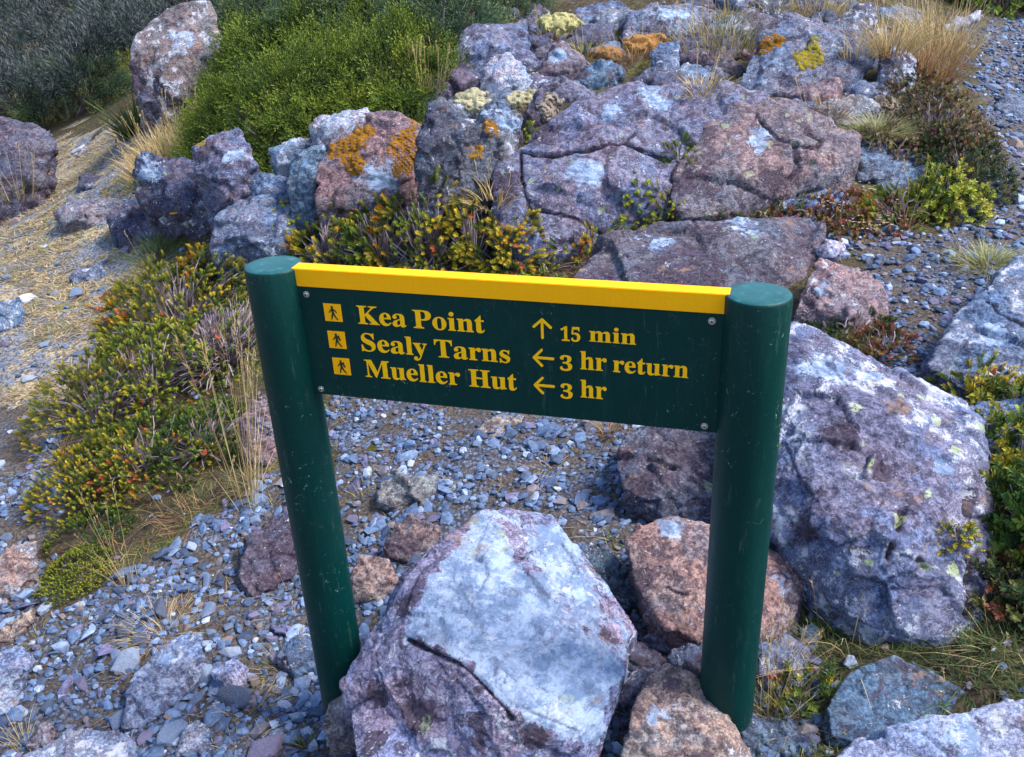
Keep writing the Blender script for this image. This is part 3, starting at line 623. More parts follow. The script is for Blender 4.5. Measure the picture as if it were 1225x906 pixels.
rock('smooth blue rock half hidden by the yellow bush', [(249,288),(262,258),(284,240),(320,232),(356,246),(352,280),(335,304),(254,304)], 'B', Y=4.75, seed=89, D=.2, rough=.7)
rock('small dark rock at the edge of the trail by the yellow flower', [(127,264),(132,252),(150,243),(180,252),(188,268),(168,297),(136,290)], 'D', seed=90, D=.2)
rock('small flat-topped rock behind the dark trail-edge rock', [(145,246),(160,238),(180,243),(182,256),(160,254)], 'D', seed=91, D=.1)
rock('upright lavender boulder standing at the upper left', [(157,70),(160,48),(178,26),(198,8),(225,2),(250,3),(260,20),(265,46),(250,78),(216,110),(200,128),(184,118),(161,110)], 'K', Y=7.0, D=.35, T=.5, seed=92, rough=.5, bulge=.12, name='boulder', spots=[(215,50,24,'pale'),(190,105,20,'dark'),(165,95,20,'dark')])
rock('dark rounded boulder at the left edge beside the trail', [(-60,160),(-20,140),(10,141),(40,147),(60,160),(70,170),(62,190),(38,208),(16,230),(-40,250),(-80,200)], 'P', Y=6.9, D=.6, T=.5, seed=93, rough=.62, bulge=.16, name='boulder')
rock('grey rock at the top left behind the shrub', [(322,20),(350,8),(378,0),(378,14),(345,24)], 'L', seed=94, D=.2)
rock('grey rock poking from the shrub at the top', [(384,42),(398,27),(416,24),(412,50),(395,54)], 'L', seed=95, D=.15)
rock('bluish boulder at the top centre right', [(684,22),(700,6),(745,0),(752,20),(722,32),(692,32)], 'B', seed=96, D=.3)
rock('purple rock with mossy underside at the top', [(674,48),(690,32),(735,28),(738,46),(712,56),(684,56)], 'P', seed=97, D=.2)
rock('blocky lavender rock with a light top at the top right of centre', [(748,52),(752,20),(778,8),(815,8),(852,12),(852,30),(800,46),(765,54)], 'L', seed=98, D=.35, spots=[(800,20,25,'pale')])
rock('low grey rock under the dry grass at the top', [(700,60),(730,50),(760,54),(750,66),(715,68)], 'B', seed=99, D=.12)
rock('fissured grey rock right of the rusty moss strip', [(778,64),(790,52),(812,50),(812,92),(795,98),(782,84)], 'B', seed=100, D=.15)
# stones on the trail and left gravel
rock('angular blue-white slab on its side at the left edge', [(-8,366),(22,354),(29,370),(20,386),(-8,402)], 'B', seed=101, D=.2, bulge=.2)
rock('red and blue half-buried boulder at the left edge', [(-40,700),(-5,668),(20,652),(44,646),(46,664),(22,705),(0,714),(-40,730)], 'R', seed=102, D=.2, bulge=.08)
rock('large slate boulder with a rust band in the lower left gravel', [(146,872),(150,836),(163,804),(188,780),(208,760),(243,760),(246,796),(231,822),(200,848),(164,872)], 'S', seed=103, rough=.5, D=.28, bulge=.08, spots=[(200,790,25,'pale')], lay=1.2)
rock('flat purple slab leaning left of the left signpost', [(283,690),(294,644),(318,626),(346,608),(362,640),(362,682),(318,700),(303,717)], 'P', seed=104, D=.3, bulge=.04, T=.12)
rock('dark blue stone just left of the left signpost', [(330,788),(338,771),(352,762),(378,754),(390,790),(382,806),(354,808)], 'B', seed=105, D=.12)
rock('whitish stone in the gravel left of the left signpost', [(252,804),(270,792),(281,787),(296,800),(291,824),(276,828)], 'W', seed=106, D=.1, bulge=.2)
rock('grey-blue slab cut by the bottom edge at lower left', [(28,905),(60,890),(85,878),(125,876),(156,880),(167,894),(165,940),(25,945)], 'S', seed=107, D=.14, Y=1.75)
rock('pale blue oval stone at the bottom edge left of centre', [(207,912),(216,880),(225,866),(237,862),(251,870),(254,912)], 'S', seed=108, D=.1, Y=1.80, rough=.6, bulge=.2)
rock('slate wedge at the bottom edge under the left signpost', [(302,910),(314,879),(337,866),(345,880),(338,912)], 'S', seed=109, D=.12, Y=1.8)
rock('pinkish pointed stone by the bottom left corner', [(33,893),(42,878),(50,866),(61,866),(64,892)], 'O', seed=110, D=.06)
rock('square blocky stone in the gravel seen below the board', [(452,600),(455,576),(475,569),(520,570),(570,573),(570,588),(520,602),(478,606)], 'N', seed=111, D=.12, bulge=.1)
rock('weathered pink-grey stone left of the pale boulder', [(458,654),(470,632),(490,616),(525,630),(522,658),(490,672),(465,666)], 'K', seed=112, D=.14, bulge=.06)
rock('rusty stone near the left signpost in the gravel', [(418,692),(430,664),(466,668),(478,696),(455,722),(424,714)], 'R', seed=113, D=.12)
rock('orange-pink slab just under the board in the gravel', [(566,518),(602,494),(640,499),(640,512),(586,524)], 'O', seed=114, D=.16, bulge=.04)
rock('leaning grey slab between the left signpost and the bushes', [(285,505),(300,480),(322,470),(330,520),(318,560),(290,540)], 'K', seed=115, D=.12, bulge=.05)
rock('pale slate slab by the left edge above the gravel corner', [(-12,855),(0,808),(34,806),(30,828),(12,852)], 'S', seed=116, D=.14, bulge=.05)
rock('tan diagonal slab by the left edge in the gravel', [(-4,768),(4,750),(22,738),(40,728),(40,742),(22,766)], 'O', seed=117, D=.1, bulge=.05)
rock('rounded grey stone at the left edge below the tan slab', [(-6,808),(0,780),(22,772),(38,782),(34,800),(12,812)], 'S', seed=118, D=.1)
rock('grey slab under the board top left among the bushes', [(462,322),(478,312),(545,316),(548,326),(500,330)], 'L', seed=119, D=.16, bulge=.06)
rock('flat speckled slab on the trail below the dark boulder', [(91,222),(95,210),(112,207),(134,211),(134,220),(112,225)], 'D', seed=120, D=.3, bulge=.02, T=.1)
rock('flat reddish slab on the trail near its crest', [(90,184),(96,177),(124,174),(126,181),(108,187)], 'R', seed=121, D=.35, bulge=.02, T=.1)
rock('small reddish stone with a blue top on the trail', [(84,334),(90,322),(122,318),(127,328),(112,338),(90,340)], 'B', seed=122, D=.14, bulge=.1)
rock('flat bluish slab in the trail by the dark boulder', [(30,240),(50,226),(72,224),(64,240),(40,250)], 'B', seed=123, D=.5, bulge=.02, T=.1)
rock('larger rounded boulder on the far gravel path', [(1188,124),(1200,114),(1230,112),(1240,140),(1205,142)], 'B', seed=124, D=.25)
rock('grey boulder bedded in the slope left of the upright lavender boulder', [(158,100),(165,92),(182,96),(190,120),(170,122)], 'D', Y=7.0, seed=125, D=.2)
rock('purple rock at the foot of the great cracked boulder', [(588,250),(606,228),(626,250),(630,290),(612,300),(592,280)], 'D', Y=4.4, seed=126, D=.15)

LMK = [(200,820,'the slate boulder with a rust band'),(320,670,'the purple slab by the left signpost'),(272,808,'the whitish stone'),(355,785,'the dark blue stone at the left signpost'),(90,900,'the bottom left slab'),(20,690,'the red and blue boulder'),
 (230,895,'the pale oval stone'),(90,690,'the yellow-green mound'),(10,795,'the rounded stone at the left edge'),(195,755,'the straw grass clump'),(235,615,'the left bushes'),(510,585,'the square blocky stone'),(490,650,'the weathered pink-grey stone'),
 (600,505,'the orange-pink slab'),(730,690,'the dark teal stone'),(735,645,'the green rosette plant'),(655,560,'the straw tuft below the board'),(450,690,'the rusty stone'),(780,560,'the dark purple boulder'),(850,690,'the brown and pink boulder'),
 (560,850,'the big pale boulder'),(1085,845,'the flat teal slab'),(1180,880,'the bottom right slab'),(960,850,'the right signpost foot'),(1182,318,'the pale yellow tussock'),(1080,372,'the pale green rosette'),(1010,355,'the reddish brown boulder'),(1128,262,'the round yellow-green bush'),
 (1200,380,'the large right-edge boulder'),(1205,130,'the rounded boulder on the path'),(1150,30,'the pale slab by the path'),(1150,215,'the dark bank'),(1060,15,'the broken grey slabs'),(960,60,'the mossy-shouldered boulder'),(900,180,'the pink domed boulder'),(700,200,'the great cracked boulder'),
 (590,50,'the big rounded grey boulder'),(610,95,'the white-tipped rock'),(530,160,'the dark slate'),(440,190,'the mossy tilted boulder'),(800,30,'the blocky lavender rock'),(715,15,'the bluish top boulder'),(670,28,'the straw-coloured cushion'),(820,62,'the purple ledge rock'),(830,310,'the purple-pink boulder'),
 (110,214,'the flat speckled trail slab'),(105,328,'the small reddish trail stone'),(10,378,'the blue-white trail slab'),(20,185,'the dark rounded boulder'),(150,270,'the dark trail-edge rock'),(205,230,'the notched lichened boulder'),(200,188,'the golden dry grass'),(110,180,'the reddish trail slab'),(215,385,'the gold-tipped heath bush')]
used_labels = {}
def where_is(x, y):
    d = [math.hypot(x-a, (y-b)*1.2) for a, b, _ in LMK]; k = int(np.argmin(d)); a, b, t = LMK[k]
    near = 'close' if d[k] < 38 else 'farther'
    if d[k] < 12: return 'right against '+t
    return f"{near} {'left of' if x < a else 'right of'} {t}" if abs(x-a) > abs(y-b) else f"{near} {'above' if y < b else 'below'} {t}"
# the broken rocks that fill the gaps between the traced ones
_SV = np.concatenate(SURF_V); _B0 = BVHTree.FromPolygons(_SV.tolist(), np.concatenate(SURF_F).tolist()); nf = 0; tries = 0; fr_ = np.random.default_rng(99); seen = []
SLOPE = [(330,70),(545,60),(620,0),(1000,0),(1060,60),(1060,150),(1010,230),(960,260),(850,240),(640,235),(560,200),(330,240),(240,250),(150,300),(120,260),(240,210)]
while nf < 40 and tries < 4000:
    tries += 1; x, y = fr_.uniform(120, 1060), fr_.uniform(2, 330)
    if not inpoly(np.array([x]), np.array([y]), SLOPE)[0] or (x < 480 and y < 185): continue
    h = _B0.ray_cast(Vector((0, 0, H)), Vector(ray(x, y)).normalized(), 60)
    if h[0] is None or h[2] >= len(GF): continue
    R0 = fr_.uniform(11, 34)*(.75+.35*y/330)
    if any(math.hypot(x-a, (y-b)*1.3) < .62*(R0+c) for a, b, c in seen): continue
    seen.append((x, y, R0)); a0 = np.sort(fr_.uniform(0, 6.28, 8)+0)
    ol = [(x+R0*1.6*math.cos(q)*fr_.uniform(.75, 1.1), y-R0*.25+R0*.62*math.sin(q)*fr_.uniform(.75, 1.1)) for q in np.linspace(0, 5.5, 8)+fr_.uniform(-.2, .2, 8)]
    tk = fr_.choice(list('LPBBDDNK')); tn = {'L': 'lavender-grey', 'P': 'purple', 'B': 'blue-grey', 'D': 'dark', 'N': 'tan-grey', 'K': 'pinkish'}[tk]
    sz = 'small' if R0 < 18 else 'mid-sized' if R0 < 26 else 'large'
    rock(f'{sz} {tn} broken rock {where_is(x, y)}', ol, tk, seed=500+nf, bulge=.12, lay=1.6, group='broken rocks filling the gaps between the boulders'); nf += 1
SV = np.concatenate(SURF_V); SF = np.concatenate(SURF_F)
SB = BVHTree.FromPolygons(SV.tolist(), SF.tolist())
def hit(px, py):
    h = SB.ray_cast(Vector((0, 0, H)), Vector(ray(px, py)).normalized(), 80)
    return (np.array(h[0]), np.array(h[1])) if h[0] else (at(px, py, 8), np.array([0, 0, 1.]))
def drop(x, y, z=6.):
    h = SB.ray_cast(Vector((x, y, z)), Vector((0, 0, -1)), 60); return h
# ------------------------------------------------------------------ loose stones and gravel
def stone_proto(k, n=14, flat=.6):
    r = np.random.default_rng(900+k); bm = bmesh.new()
    for _ in range(n):
        p = r.normal(size=3); p /= np.linalg.norm(p); p = np.sign(p)*np.abs(p)**.8
        bm.verts.new([p[0]*.5, p[1]*.5*r.uniform(.65, .8), p[2]*.5*flat])
    bmesh.ops.convex_hull(bm, input=bm.verts[:]); bmesh.ops.delete(bm, geom=[v for v in bm.verts if not v.link_faces], context='VERTS')
    bmesh.ops.bevel(bm, geom=bm.edges[:], offset=.025, segments=1, affect='EDGES')
    bmesh.ops.triangulate(bm, faces=bm.faces[:])
    me = bpy.data.meshes.new('stone'); bm.to_mesh(me); bm.free(); me.materials.append(MSTONE); return me
SP = [stone_proto(k, 12+k % 5, (.35, .5, .65, .45)[k % 4]) for k in range(14)]
def basis(nrm, yaw, tilt=0.):
    n = np.array(nrm, float); n /= np.linalg.norm(n); a = np.array([math.cos(yaw), math.sin(yaw), 0]); a -= n*(a@n); a /= np.linalg.norm(a)
    return np.stack([a, np.cross(n, a), n], 1)
STC = {'pale': (.36,.42,.53), 'blue-grey': (.17,.225,.33), 'dark': (.08,.10,.15), 'brown': (.27,.20,.17), 'white': (.55,.58,.66), 'purple-grey': (.20,.17,.26)}
ZN = [('in the stony lower left corner', [(150,730),(400,730),(400,906),(150,906)], 42, (.045, .125)), ('on the gravel at lower left', ZG[0], 74, (.028, .085)), ('in the gravel seen between the two signposts', ZG[2], 50, (.02, .06)),
      ('in the gravel gap right of the sign', ZG[3], 30, (.025, .07)), ('on the far gravel path at upper right', ZG[4], 30, (.05, .14)), ('on the straw-covered trail at left', ZS[0], 34, (.04, .15)),
      ('among the boulders of the slope', [(330,60),(560,10),(1000,10),(1130,60),(1150,190),(1180,300),(960,320),(620,330),(330,310)], 30, (.05, .13)),
      ('around the foot of the right signpost', [(690,700),(960,700),(1225,760),(1225,906),(690,906)], 16, (.02, .06))]
placed = []
for where, poly, cnt, (s0, s1) in ZN:
    P = np.array(poly, float); lo, hi = np.maximum(P.min(0), [-10, 0]), np.minimum(P.max(0), [1235, 906]); k = 0; tries = 0
    while k < cnt and tries < 6000:
        tries += 1; x, y = rng.uniform(lo[0], hi[0]), rng.uniform(lo[1], hi[1])
        if not inpoly(np.array([x]), np.array([y]), poly)[0]: continue
        h = SB.ray_cast(Vector((0, 0, H)), Vector(ray(x, y)).normalized(), 60)
        if h[0] is None or h[2] >= len(GF) and 'boulders' not in where: continue
        if 'boulders' in where and h[2] >= len(GF): continue
        s = s0+(s1-s0)*rng.random()**2.6
        if any(math.hypot(h[0].x-a, h[0].y-b) < .45*(s+c) for a, b, c in placed): continue
        placed.append((h[0].x, h[0].y, s))
        tone = rng.choice(list(STC), p=[.2, .38, .14, .1, .05, .13]); szw = 'small' if s < s0+(s1-s0)*.22 else 'mid-sized' if s < s0+(s1-s0)*.55 else 'large'
        o = bpy.data.objects.new('stone', SP[rng.integers(len(SP))]); COL.objects.link(o)
        B = basis(np.array(h[1])+rng.normal(size=3)*.16, rng.uniform(0, 6.28))
        o.matrix_world = Matrix.Translation(h[0]+Vector((0, 0, s*.10)))@Matrix((B*np.array([s, s, s])*rng.uniform(.8, 1.2, 3)).tolist()).to_4x4()
        o.color = (*(np.array(STC[tone])*rng.uniform(.85, 1.15)), 1)
        shp = 'thin' if SP.index(o.data) % 4 == 0 else 'chunky' if SP.index(o.data) % 4 == 2 else 'angular'
        tag(o, f'{szw} {shp} {tone} stone {where_is(x, y)}', 'stone', f'loose stones {where}'); k += 1

ICO_V = None
def ico():
    bm = bmesh.new(); bmesh.ops.create_icosphere(bm, subdivisions=1, radius=.5)
    V = np.array([v.co[:] for v in bm.verts]); F = np.array([[v.index for v in f.verts] for f in bm.faces]); bm.free(); return V, F
IV, IF = ico()
def rotz(a): c, s = np.cos(a), np.sin(a); z = 0*a; return np.stack([np.stack([c, -s, z], 1), np.stack([s, c, z], 1), np.stack([z, z, z+1], 1)], 1)
def rand_basis(N_, yaw, r, tilt):
    n = N_+r.normal(size=N_.shape)*tilt; n /= np.linalg.norm(n, axis=1)[:, None]
    a = np.stack([np.cos(yaw), np.sin(yaw), 0*yaw], 1); a -= n*(a*n).sum(1)[:, None]; a /= np.linalg.norm(a, axis=1)[:, None]
    return np.stack([a, np.cross(n, a), n], 2)
def gnormal(x, y):
    e = .03; zx = (gz(x+e, y)-gz(x-e, y))/(2*e); zy = (gz(x, y+e)-gz(x, y-e))/(2*e)
    n = np.stack([-zx, -zy, 1+0*zx], 1); return n/np.linalg.norm(n, axis=1)[:, None]
def sample_zone(bounds, dens, r, want):
    x0, x1, y0, y1 = bounds; n = int((x1-x0)*(y1-y0)*dens); x = r.uniform(x0, x1, n); y = r.uniform(y0, y1, n)
    P = np.stack([x, y, gz0(x, y)], 1); g, s = zones(P); m = want(P, g, s, r.random(n)); return x[m], y[m]
EXC = [[(985,850),(1010,802),(1053,796),(1067,780),(1106,792),(1190,845),(1100,873),(1030,893)], [(1000,915),(1010,893),(1105,862),(1300,830),(1300,990),(1000,990)]]
def clear(x, y):
    a, b, _ = project(np.stack([x, y, gz0(x, y)], 1)); m = np.zeros(len(x), bool)
    for q in EXC: m |= inpoly(a, b, q)
    return ~m
def gravel(name, label, x, y, smin, smax, pw, r, variants=9, flat=1., jag=.16):
    N = len(x); z = gz(x, y); n = gnormal(x, y); s = smin+(smax-smin)*r.random(N)**pw
    B = rand_basis(n, r.uniform(0, 6.28, N), r, .28); sc = np.stack([s*r.uniform(.8, 1.25, N), s*r.uniform(.6, .95, N), s*r.uniform(.3, .65, N)*flat], 1)
    var = IV[None]*(1+r.normal(size=(variants, len(IV), 3))*jag); k = r.integers(variants, size=N)
    V = np.einsum('nij,nvj->nvi', B, var[k]*sc[:, None, :]) + np.stack([x, y, z+s*.10], 1)[:, None, :]
    F = (IF[None]+np.arange(N)[:, None, None]*len(IV)).reshape(-1, 3)
    pal = np.array([(.15,.205,.31),(.20,.25,.36),(.11,.15,.235),(.30,.36,.48),(.07,.09,.14),(.24,.185,.18),(.19,.16,.25),(.48,.52,.60),(.09,.12,.18)])
    c = pal[r.choice(len(pal), N, p=[.20,.13,.22,.08,.13,.06,.07,.03,.08])]*np.array([.66, .73, .83])*r.uniform(.8, 1.2, (N, 1))
    o = mesh_np(name, V.reshape(-1, 3), [F], MGRAVEL, col=np.repeat(c, len(IV), 0)); return tag(o, label, 'gravel', kind='stuff')
r = np.random.default_rng(5)
x, y = sample_zone((-2.1, 1.6, 1.2, 3.9), 6600, r, lambda P, g, s, u: (u < np.where(g > 0, .12+.88*sstep(-.30, .12, fbm(P*np.array([1, 1, 0])*3.5+2, 3)), np.where(s > 0, .08, .03))))
gravel('gravel', 'blue-grey chips of gravel carpeting the ground around the sign', x, y, .0038, .040, 4.6, r)
x, y = sample_zone((-2.1, 1.6, 1.2, 4.2), 520, r, lambda P, g, s, u: (g > 0)&(fbm(P*np.array([1, 1, 0])*2.3+8, 3) > -.08)); k = clear(x, y)
gravel('gravel', 'bigger angular slate shards strewn over the gravel around the sign', x[k], y[k], .018, .075, 1.8, r, flat=.6, jag=.24)
x, y = sample_zone((.3, 4.6, 2.6, 9.6), 1100, r, lambda P, g, s, u: (g > 0)&(P[:, 0] > .22*P[:, 1]))
gravel('gravel', 'grey gravel of the path leading up at the right', x, y, .012, .06, 2.8, r)
x, y = sample_zone((-5, 4, 3.4, 9), 110, r, lambda P, g, s, u: (g == 0)&(u < np.where(s > 0, .9, .45)))
gravel('gravel', 'scattered small stones on the slope and the straw trail', x, y, .012, .05, 2.5, r)

# ------------------------------------------------------------------ plant makers
def sprig(style, k):
    """a shoot pointing up +z, length 1: leaves as folded blades, t = height along the shoot"""
    r = np.random.default_rng(50+k); V, F, T = [], [], []
    def leaf(p, d, side, L, W, t):
        d = d/np.linalg.norm(d); s = np.cross(d, side); s /= np.linalg.norm(s); up = np.cross(s, d)
        b = len(V); V.extend([p, p+d*L*.5+s*W*.5+up*W*.15, p+d*L, p+d*L*.5-s*W*.5+up*W*.15]); F.append([b, b+1, b+2, b+3]); T.extend([t-.1, t, t+.05, t])
    if style == 'heath':     # stiff rounded shoots in whorls
        for q in range(44):
            t = .2+.8*(q/44)**.9; a = q*2.4+r.uniform(-.3, .3); el = .02+.85*t; d = np.array([math.cos(a)*math.cos(el), math.sin(a)*math.cos(el), math.sin(el)])
            leaf(np.array([0, 0, t*.86]), d, np.array([0, 0, 1.001]), r.uniform(.13, .20), r.uniform(.065, .095), t)
    elif style == 'broad':   # flat oval leaves
        for q in range(15):
            t = .2+.8*(q/15); a = q*2.4+r.uniform(-.3, .3); el = .05+.75*t; d = np.array([math.cos(a)*math.cos(el), math.sin(a)*math.cos(el), math.sin(el)])
            leaf(np.array([0, 0, t*.82]), d, np.array([0, 0, 1.001]), r.uniform(.22, .34), r.uniform(.15, .2), t)
    elif style == 'needle':  # juniper-like sprays
        for j in range(5):
            a0 = j*2.4; bd = np.array([math.cos(a0)*.6, math.sin(a0)*.6, .8]); bp = np.array([0, 0, .12+.14*j])
            for q in range(8):
                t = q/8; p = bp+bd*t*.5; a = q*2.1+j; d = bd+np.array([math.cos(a), math.sin(a), .3])*.8
                leaf(p, d, np.array([.01, 0, 1]), .13, .045, .25+.75*(p[2]/.9))
    else:                    # 'feather' soft upright stems
        for j in range(6):
            a0 = j*2.4; bd = np.array([math.cos(a0)*.25, math.sin(a0)*.25, 1])
            for q in range(7):
                p = bd*(q/7)*.85; a = q*2.4+j; d = np.array([math.cos(a)*.6, math.sin(a)*.6, .8]); leaf(p, d, np.array([.01, 0, 1]), .17, .03, .2+.8*q/7)
    return np.array(V), np.array(F), np.clip(np.array(T), 0, 1)
SPR = {s: [sprig(s, k) for k in range(4)] for s in ('heath', 'broad', 'needle', 'feather')}
def assemble(style, pos, dirs, L, cb, ct, r):
    """pos, dirs (N,3); L (N,); cb, ct (N,3) base and tip colours"""
    VV, FF, CC = [], [], []; off = 0; kk = r.integers(4, size=len(pos)); B = rand_basis(dirs, r.uniform(0, 6.28, len(pos)), r, .12)
    for k in range(4):
        m = kk == k; V, F, T = SPR[style][k]; n = m.sum()
        if not n: continue
        VV.append((np.einsum('nij,vj->nvi', B[m], V)*L[m, None, None]+pos[m, None, :]).reshape(-1, 3))
        FF.append((F[None]+np.arange(n)[:, None, None]*len(V)).reshape(-1, 4)+off); off += n*len(V)
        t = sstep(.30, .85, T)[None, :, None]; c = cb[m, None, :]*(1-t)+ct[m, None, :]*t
        CC.append((c*r.uniform(.8, 1.2, (n, len(V)//4, 1, 1)).repeat(4, 2).reshape(n, len(V), 1)).reshape(-1, 3))
    return np.concatenate(VV), np.concatenate(FF), np.concatenate(CC)
def tubes(P0, P1, P2, w0, w1, cols, seg=4):
    """three-sided curved stems, quadratic from P0 over P1 to P2"""
    N = len(P0); ts = np.linspace(0, 1, seg+1); V = []; 
    d = P2-P0; d /= np.linalg.norm(d, axis=1)[:, None]+1e-9; a = np.cross(d, [.3, .2, .9]); a /= np.linalg.norm(a, axis=1)[:, None]+1e-9; b = np.cross(d, a)
    for t in ts:
        p = P0*(1-t)**2+2*P1*t*(1-t)+P2*t*t; w = (w0*(1-t)+w1*t)[:, None]
        for q in range(3): V.append(p+(a*math.cos(q*2.094)+b*math.sin(q*2.094))*w)
    V = np.stack(V, 1); F = []
    for s in range(seg):
        for q in range(3): F.append([s*3+q, s*3+(q+1) % 3, s*3+3+(q+1) % 3, s*3+3+q])
    F = (np.array(F)[None]+np.arange(N)[:, None, None]*V.shape[1]).reshape(-1, 4)
    return V.reshape(-1, 3), F, np.repeat(cols, V.shape[1], 0)
def blades(P0, D, L, W, droop, cols, r, seg=4, tipc=None):
    N = len(P0); V = []; C = []; D = D/np.linalg.norm(D, axis=1)[:, None]
    a = np.stack([np.cos(q := r.uniform(0, 6.28, N)), np.sin(q), 0*q], 1); h = D.copy(); h[:, 2] = 0; h += r.normal(size=h.shape)*.15; h[:, 2] = 0; h /= np.linalg.norm(h, axis=1)[:, None]+1e-6
    for k in range(seg+1):
        t = k/seg; p = P0+D*(L*t)[:, None]+(h*.7-np.array([0, 0, .8]))*(droop*L*t*t)[:, None]; w = (W*(1-t**1.5)*.5+.0002)[:, None]
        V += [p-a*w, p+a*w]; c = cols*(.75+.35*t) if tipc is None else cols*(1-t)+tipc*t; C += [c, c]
    V = np.stack(V, 1); C = np.stack(C, 1); F = np.array([[2*k, 2*k+1, 2*k+3, 2*k+2] for k in range(seg)])
    F = (F[None]+np.arange(N)[:, None, None]*V.shape[1]).reshape(-1, 4); return V.reshape(-1, 3), F, C.reshape(-1, 3)
def join(parts):
    V, F, C = [], [], []; o = 0
    for v, f, c in parts: V.append(v); F.append(f+o); C.append(c); o += len(v)
    return np.concatenate(V), np.concatenate(F), np.concatenate(C)
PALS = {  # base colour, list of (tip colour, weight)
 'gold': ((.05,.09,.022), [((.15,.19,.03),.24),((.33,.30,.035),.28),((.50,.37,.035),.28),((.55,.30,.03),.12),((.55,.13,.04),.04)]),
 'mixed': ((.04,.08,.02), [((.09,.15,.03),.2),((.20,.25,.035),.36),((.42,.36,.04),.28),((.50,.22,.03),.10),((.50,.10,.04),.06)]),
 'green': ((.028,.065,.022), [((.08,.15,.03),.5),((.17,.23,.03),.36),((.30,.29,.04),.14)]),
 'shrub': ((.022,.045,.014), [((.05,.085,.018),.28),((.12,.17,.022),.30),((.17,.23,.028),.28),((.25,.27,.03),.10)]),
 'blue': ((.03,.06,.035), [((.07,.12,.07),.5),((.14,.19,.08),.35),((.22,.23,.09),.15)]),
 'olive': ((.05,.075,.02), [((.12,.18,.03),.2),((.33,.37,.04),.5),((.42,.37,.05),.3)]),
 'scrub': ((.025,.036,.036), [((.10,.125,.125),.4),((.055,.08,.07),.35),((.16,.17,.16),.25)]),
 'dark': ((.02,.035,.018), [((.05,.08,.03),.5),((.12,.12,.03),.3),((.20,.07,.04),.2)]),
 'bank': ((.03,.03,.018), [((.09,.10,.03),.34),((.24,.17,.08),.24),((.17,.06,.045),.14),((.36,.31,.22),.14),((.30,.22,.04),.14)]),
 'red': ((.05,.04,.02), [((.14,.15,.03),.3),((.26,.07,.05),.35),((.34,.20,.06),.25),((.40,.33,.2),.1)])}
def bush(label, px, py, rx, ry, h, n, L, pal='mixed', style='heath', twigs=30, group='low heath bushes', name='bush', cat='bush', up=.5, seed=0, on=None, rim=.0):
    """centre pixel on the ground, half width rx and half depth ry in m, height h"""
    r = np.random.default_rng(int(px*7+py*13+seed)); c, _ = (hit if on else lambda a, b: (ghit(a, b), None))(px, py); L = L*(.82 if style == 'heath' else 1); n = int(n*(1.35 if style == 'heath' else 1)); twigs = int(twigs*1.8)
    a = r.uniform(0, 6.28, n); q = np.sqrt(r.random(n)); wob = 1+.22*pnoise(np.stack([np.cos(a)*1.7, np.sin(a)*1.7, 0*a+px], 1))
    ux, uy = np.cos(a)*q*wob, np.sin(a)*q*wob; x, y = c[0]+ux*rx, c[1]+uy*ry
    if not on and style == 'heath' and rx > .15:      # open gaps where bare twigs show
        k = fbm(np.stack([x, y, 0*x+px], 1)*5.5, 3) > -.09+.2*r.normal(size=n)*.5; x, y, ux, uy, q = x[k], y[k], ux[k], uy[k], q[k]; n = len(x)
    zb = gz(x, y) if not on else np.full(n, c[2]); dome = np.sqrt(np.clip(1-np.minimum(q, .98)**2.4, 0, 1))
    lump = 1+(.75 if style == 'heath' else 1.15)*fbm(np.stack([x, y, 0*x+px], 1)*((2.6 if style == 'heath' else 3.4)/max(rx, .2))+2, 2)+.3*pnoise(np.stack([x, y, 0*x], 1)*14)
    lay = np.where(r.random(n) < .68, 1., r.uniform(.35, .95, n)); z = zb+h*dome*lump*lay-L*.45
    nrm = np.stack([ux*h/rx*1.1, uy*h/ry*1.1, up+0*ux], 1)+r.normal(size=(n, 3))*.22; nrm /= np.linalg.norm(nrm, axis=1)[:, None]
    base, tips = PALS[pal]; tc = np.array([t for t, _ in tips]); pw = np.array([w_ for _, w_ in tips]); pw = pw/pw.sum()
    # neighbouring shoots share a tone: choose by noise plus chance
    u = np.clip(.5+.95*fbm(np.stack([x, y, 0*x], 1)*6+px, 2)+r.normal(size=n)*.16, 0, .999); ct = tc[np.searchsorted(np.cumsum(pw), u).clip(0, len(pw)-1)]
    ct = ct*r.uniform(.8, 1.2, (n, 1)); cb = np.array(base)*r.uniform(.75, 1.25, (n, 1)); Ls = L*r.uniform(.7, 1.25, n)
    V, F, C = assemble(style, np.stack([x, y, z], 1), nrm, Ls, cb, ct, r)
    loc = (c[0], c[1], c[2]); root = empty(name, loc); tag(root, label, cat, group); L3 = np.array(loc)
    f = mesh_np('foliage', V-L3, [F], MLEAF, root, col=C); f['kind'] = 'stuff'
    if twigs:
        m = twigs; a = r.uniform(0, 6.28, m); q = r.uniform(.1, .95, m); P2 = np.stack([c[0]+np.cos(a)*q*rx, c[1]+np.sin(a)*q*ry, 0*a], 1)
        P2[:, 2] = (gz(P2[:, 0], P2[:, 1]) if not on else c[2])+h*np.sqrt(1-np.minimum(q, .97)**2.4)*r.uniform(.6, 1.05, m)
        P0 = np.stack([c[0]+np.cos(a)*q*rx*.25, c[1]+np.sin(a)*q*ry*.25, 0*a], 1); P0[:, 2] = (gz(P0[:, 0], P0[:, 1]) if not on else c[2])-.02
        P1 = (P0+P2)/2+r.normal(size=(m, 3))*.12*rx; P1[:, 2] += .02
        cc = np.array([(.20,.15,.17),(.32,.27,.30),(.12,.08,.08)])[r.integers(3, size=m)]
        V, F, C = tubes(P0, P1, P2, np.full(m, .0036)*c[1]/3, np.full(m, .0016)*c[1]/3, cc); t = mesh_np('twigs', V-L3, [F], MTWIG, root, col=C); t['kind'] = 'stuff'
    return root
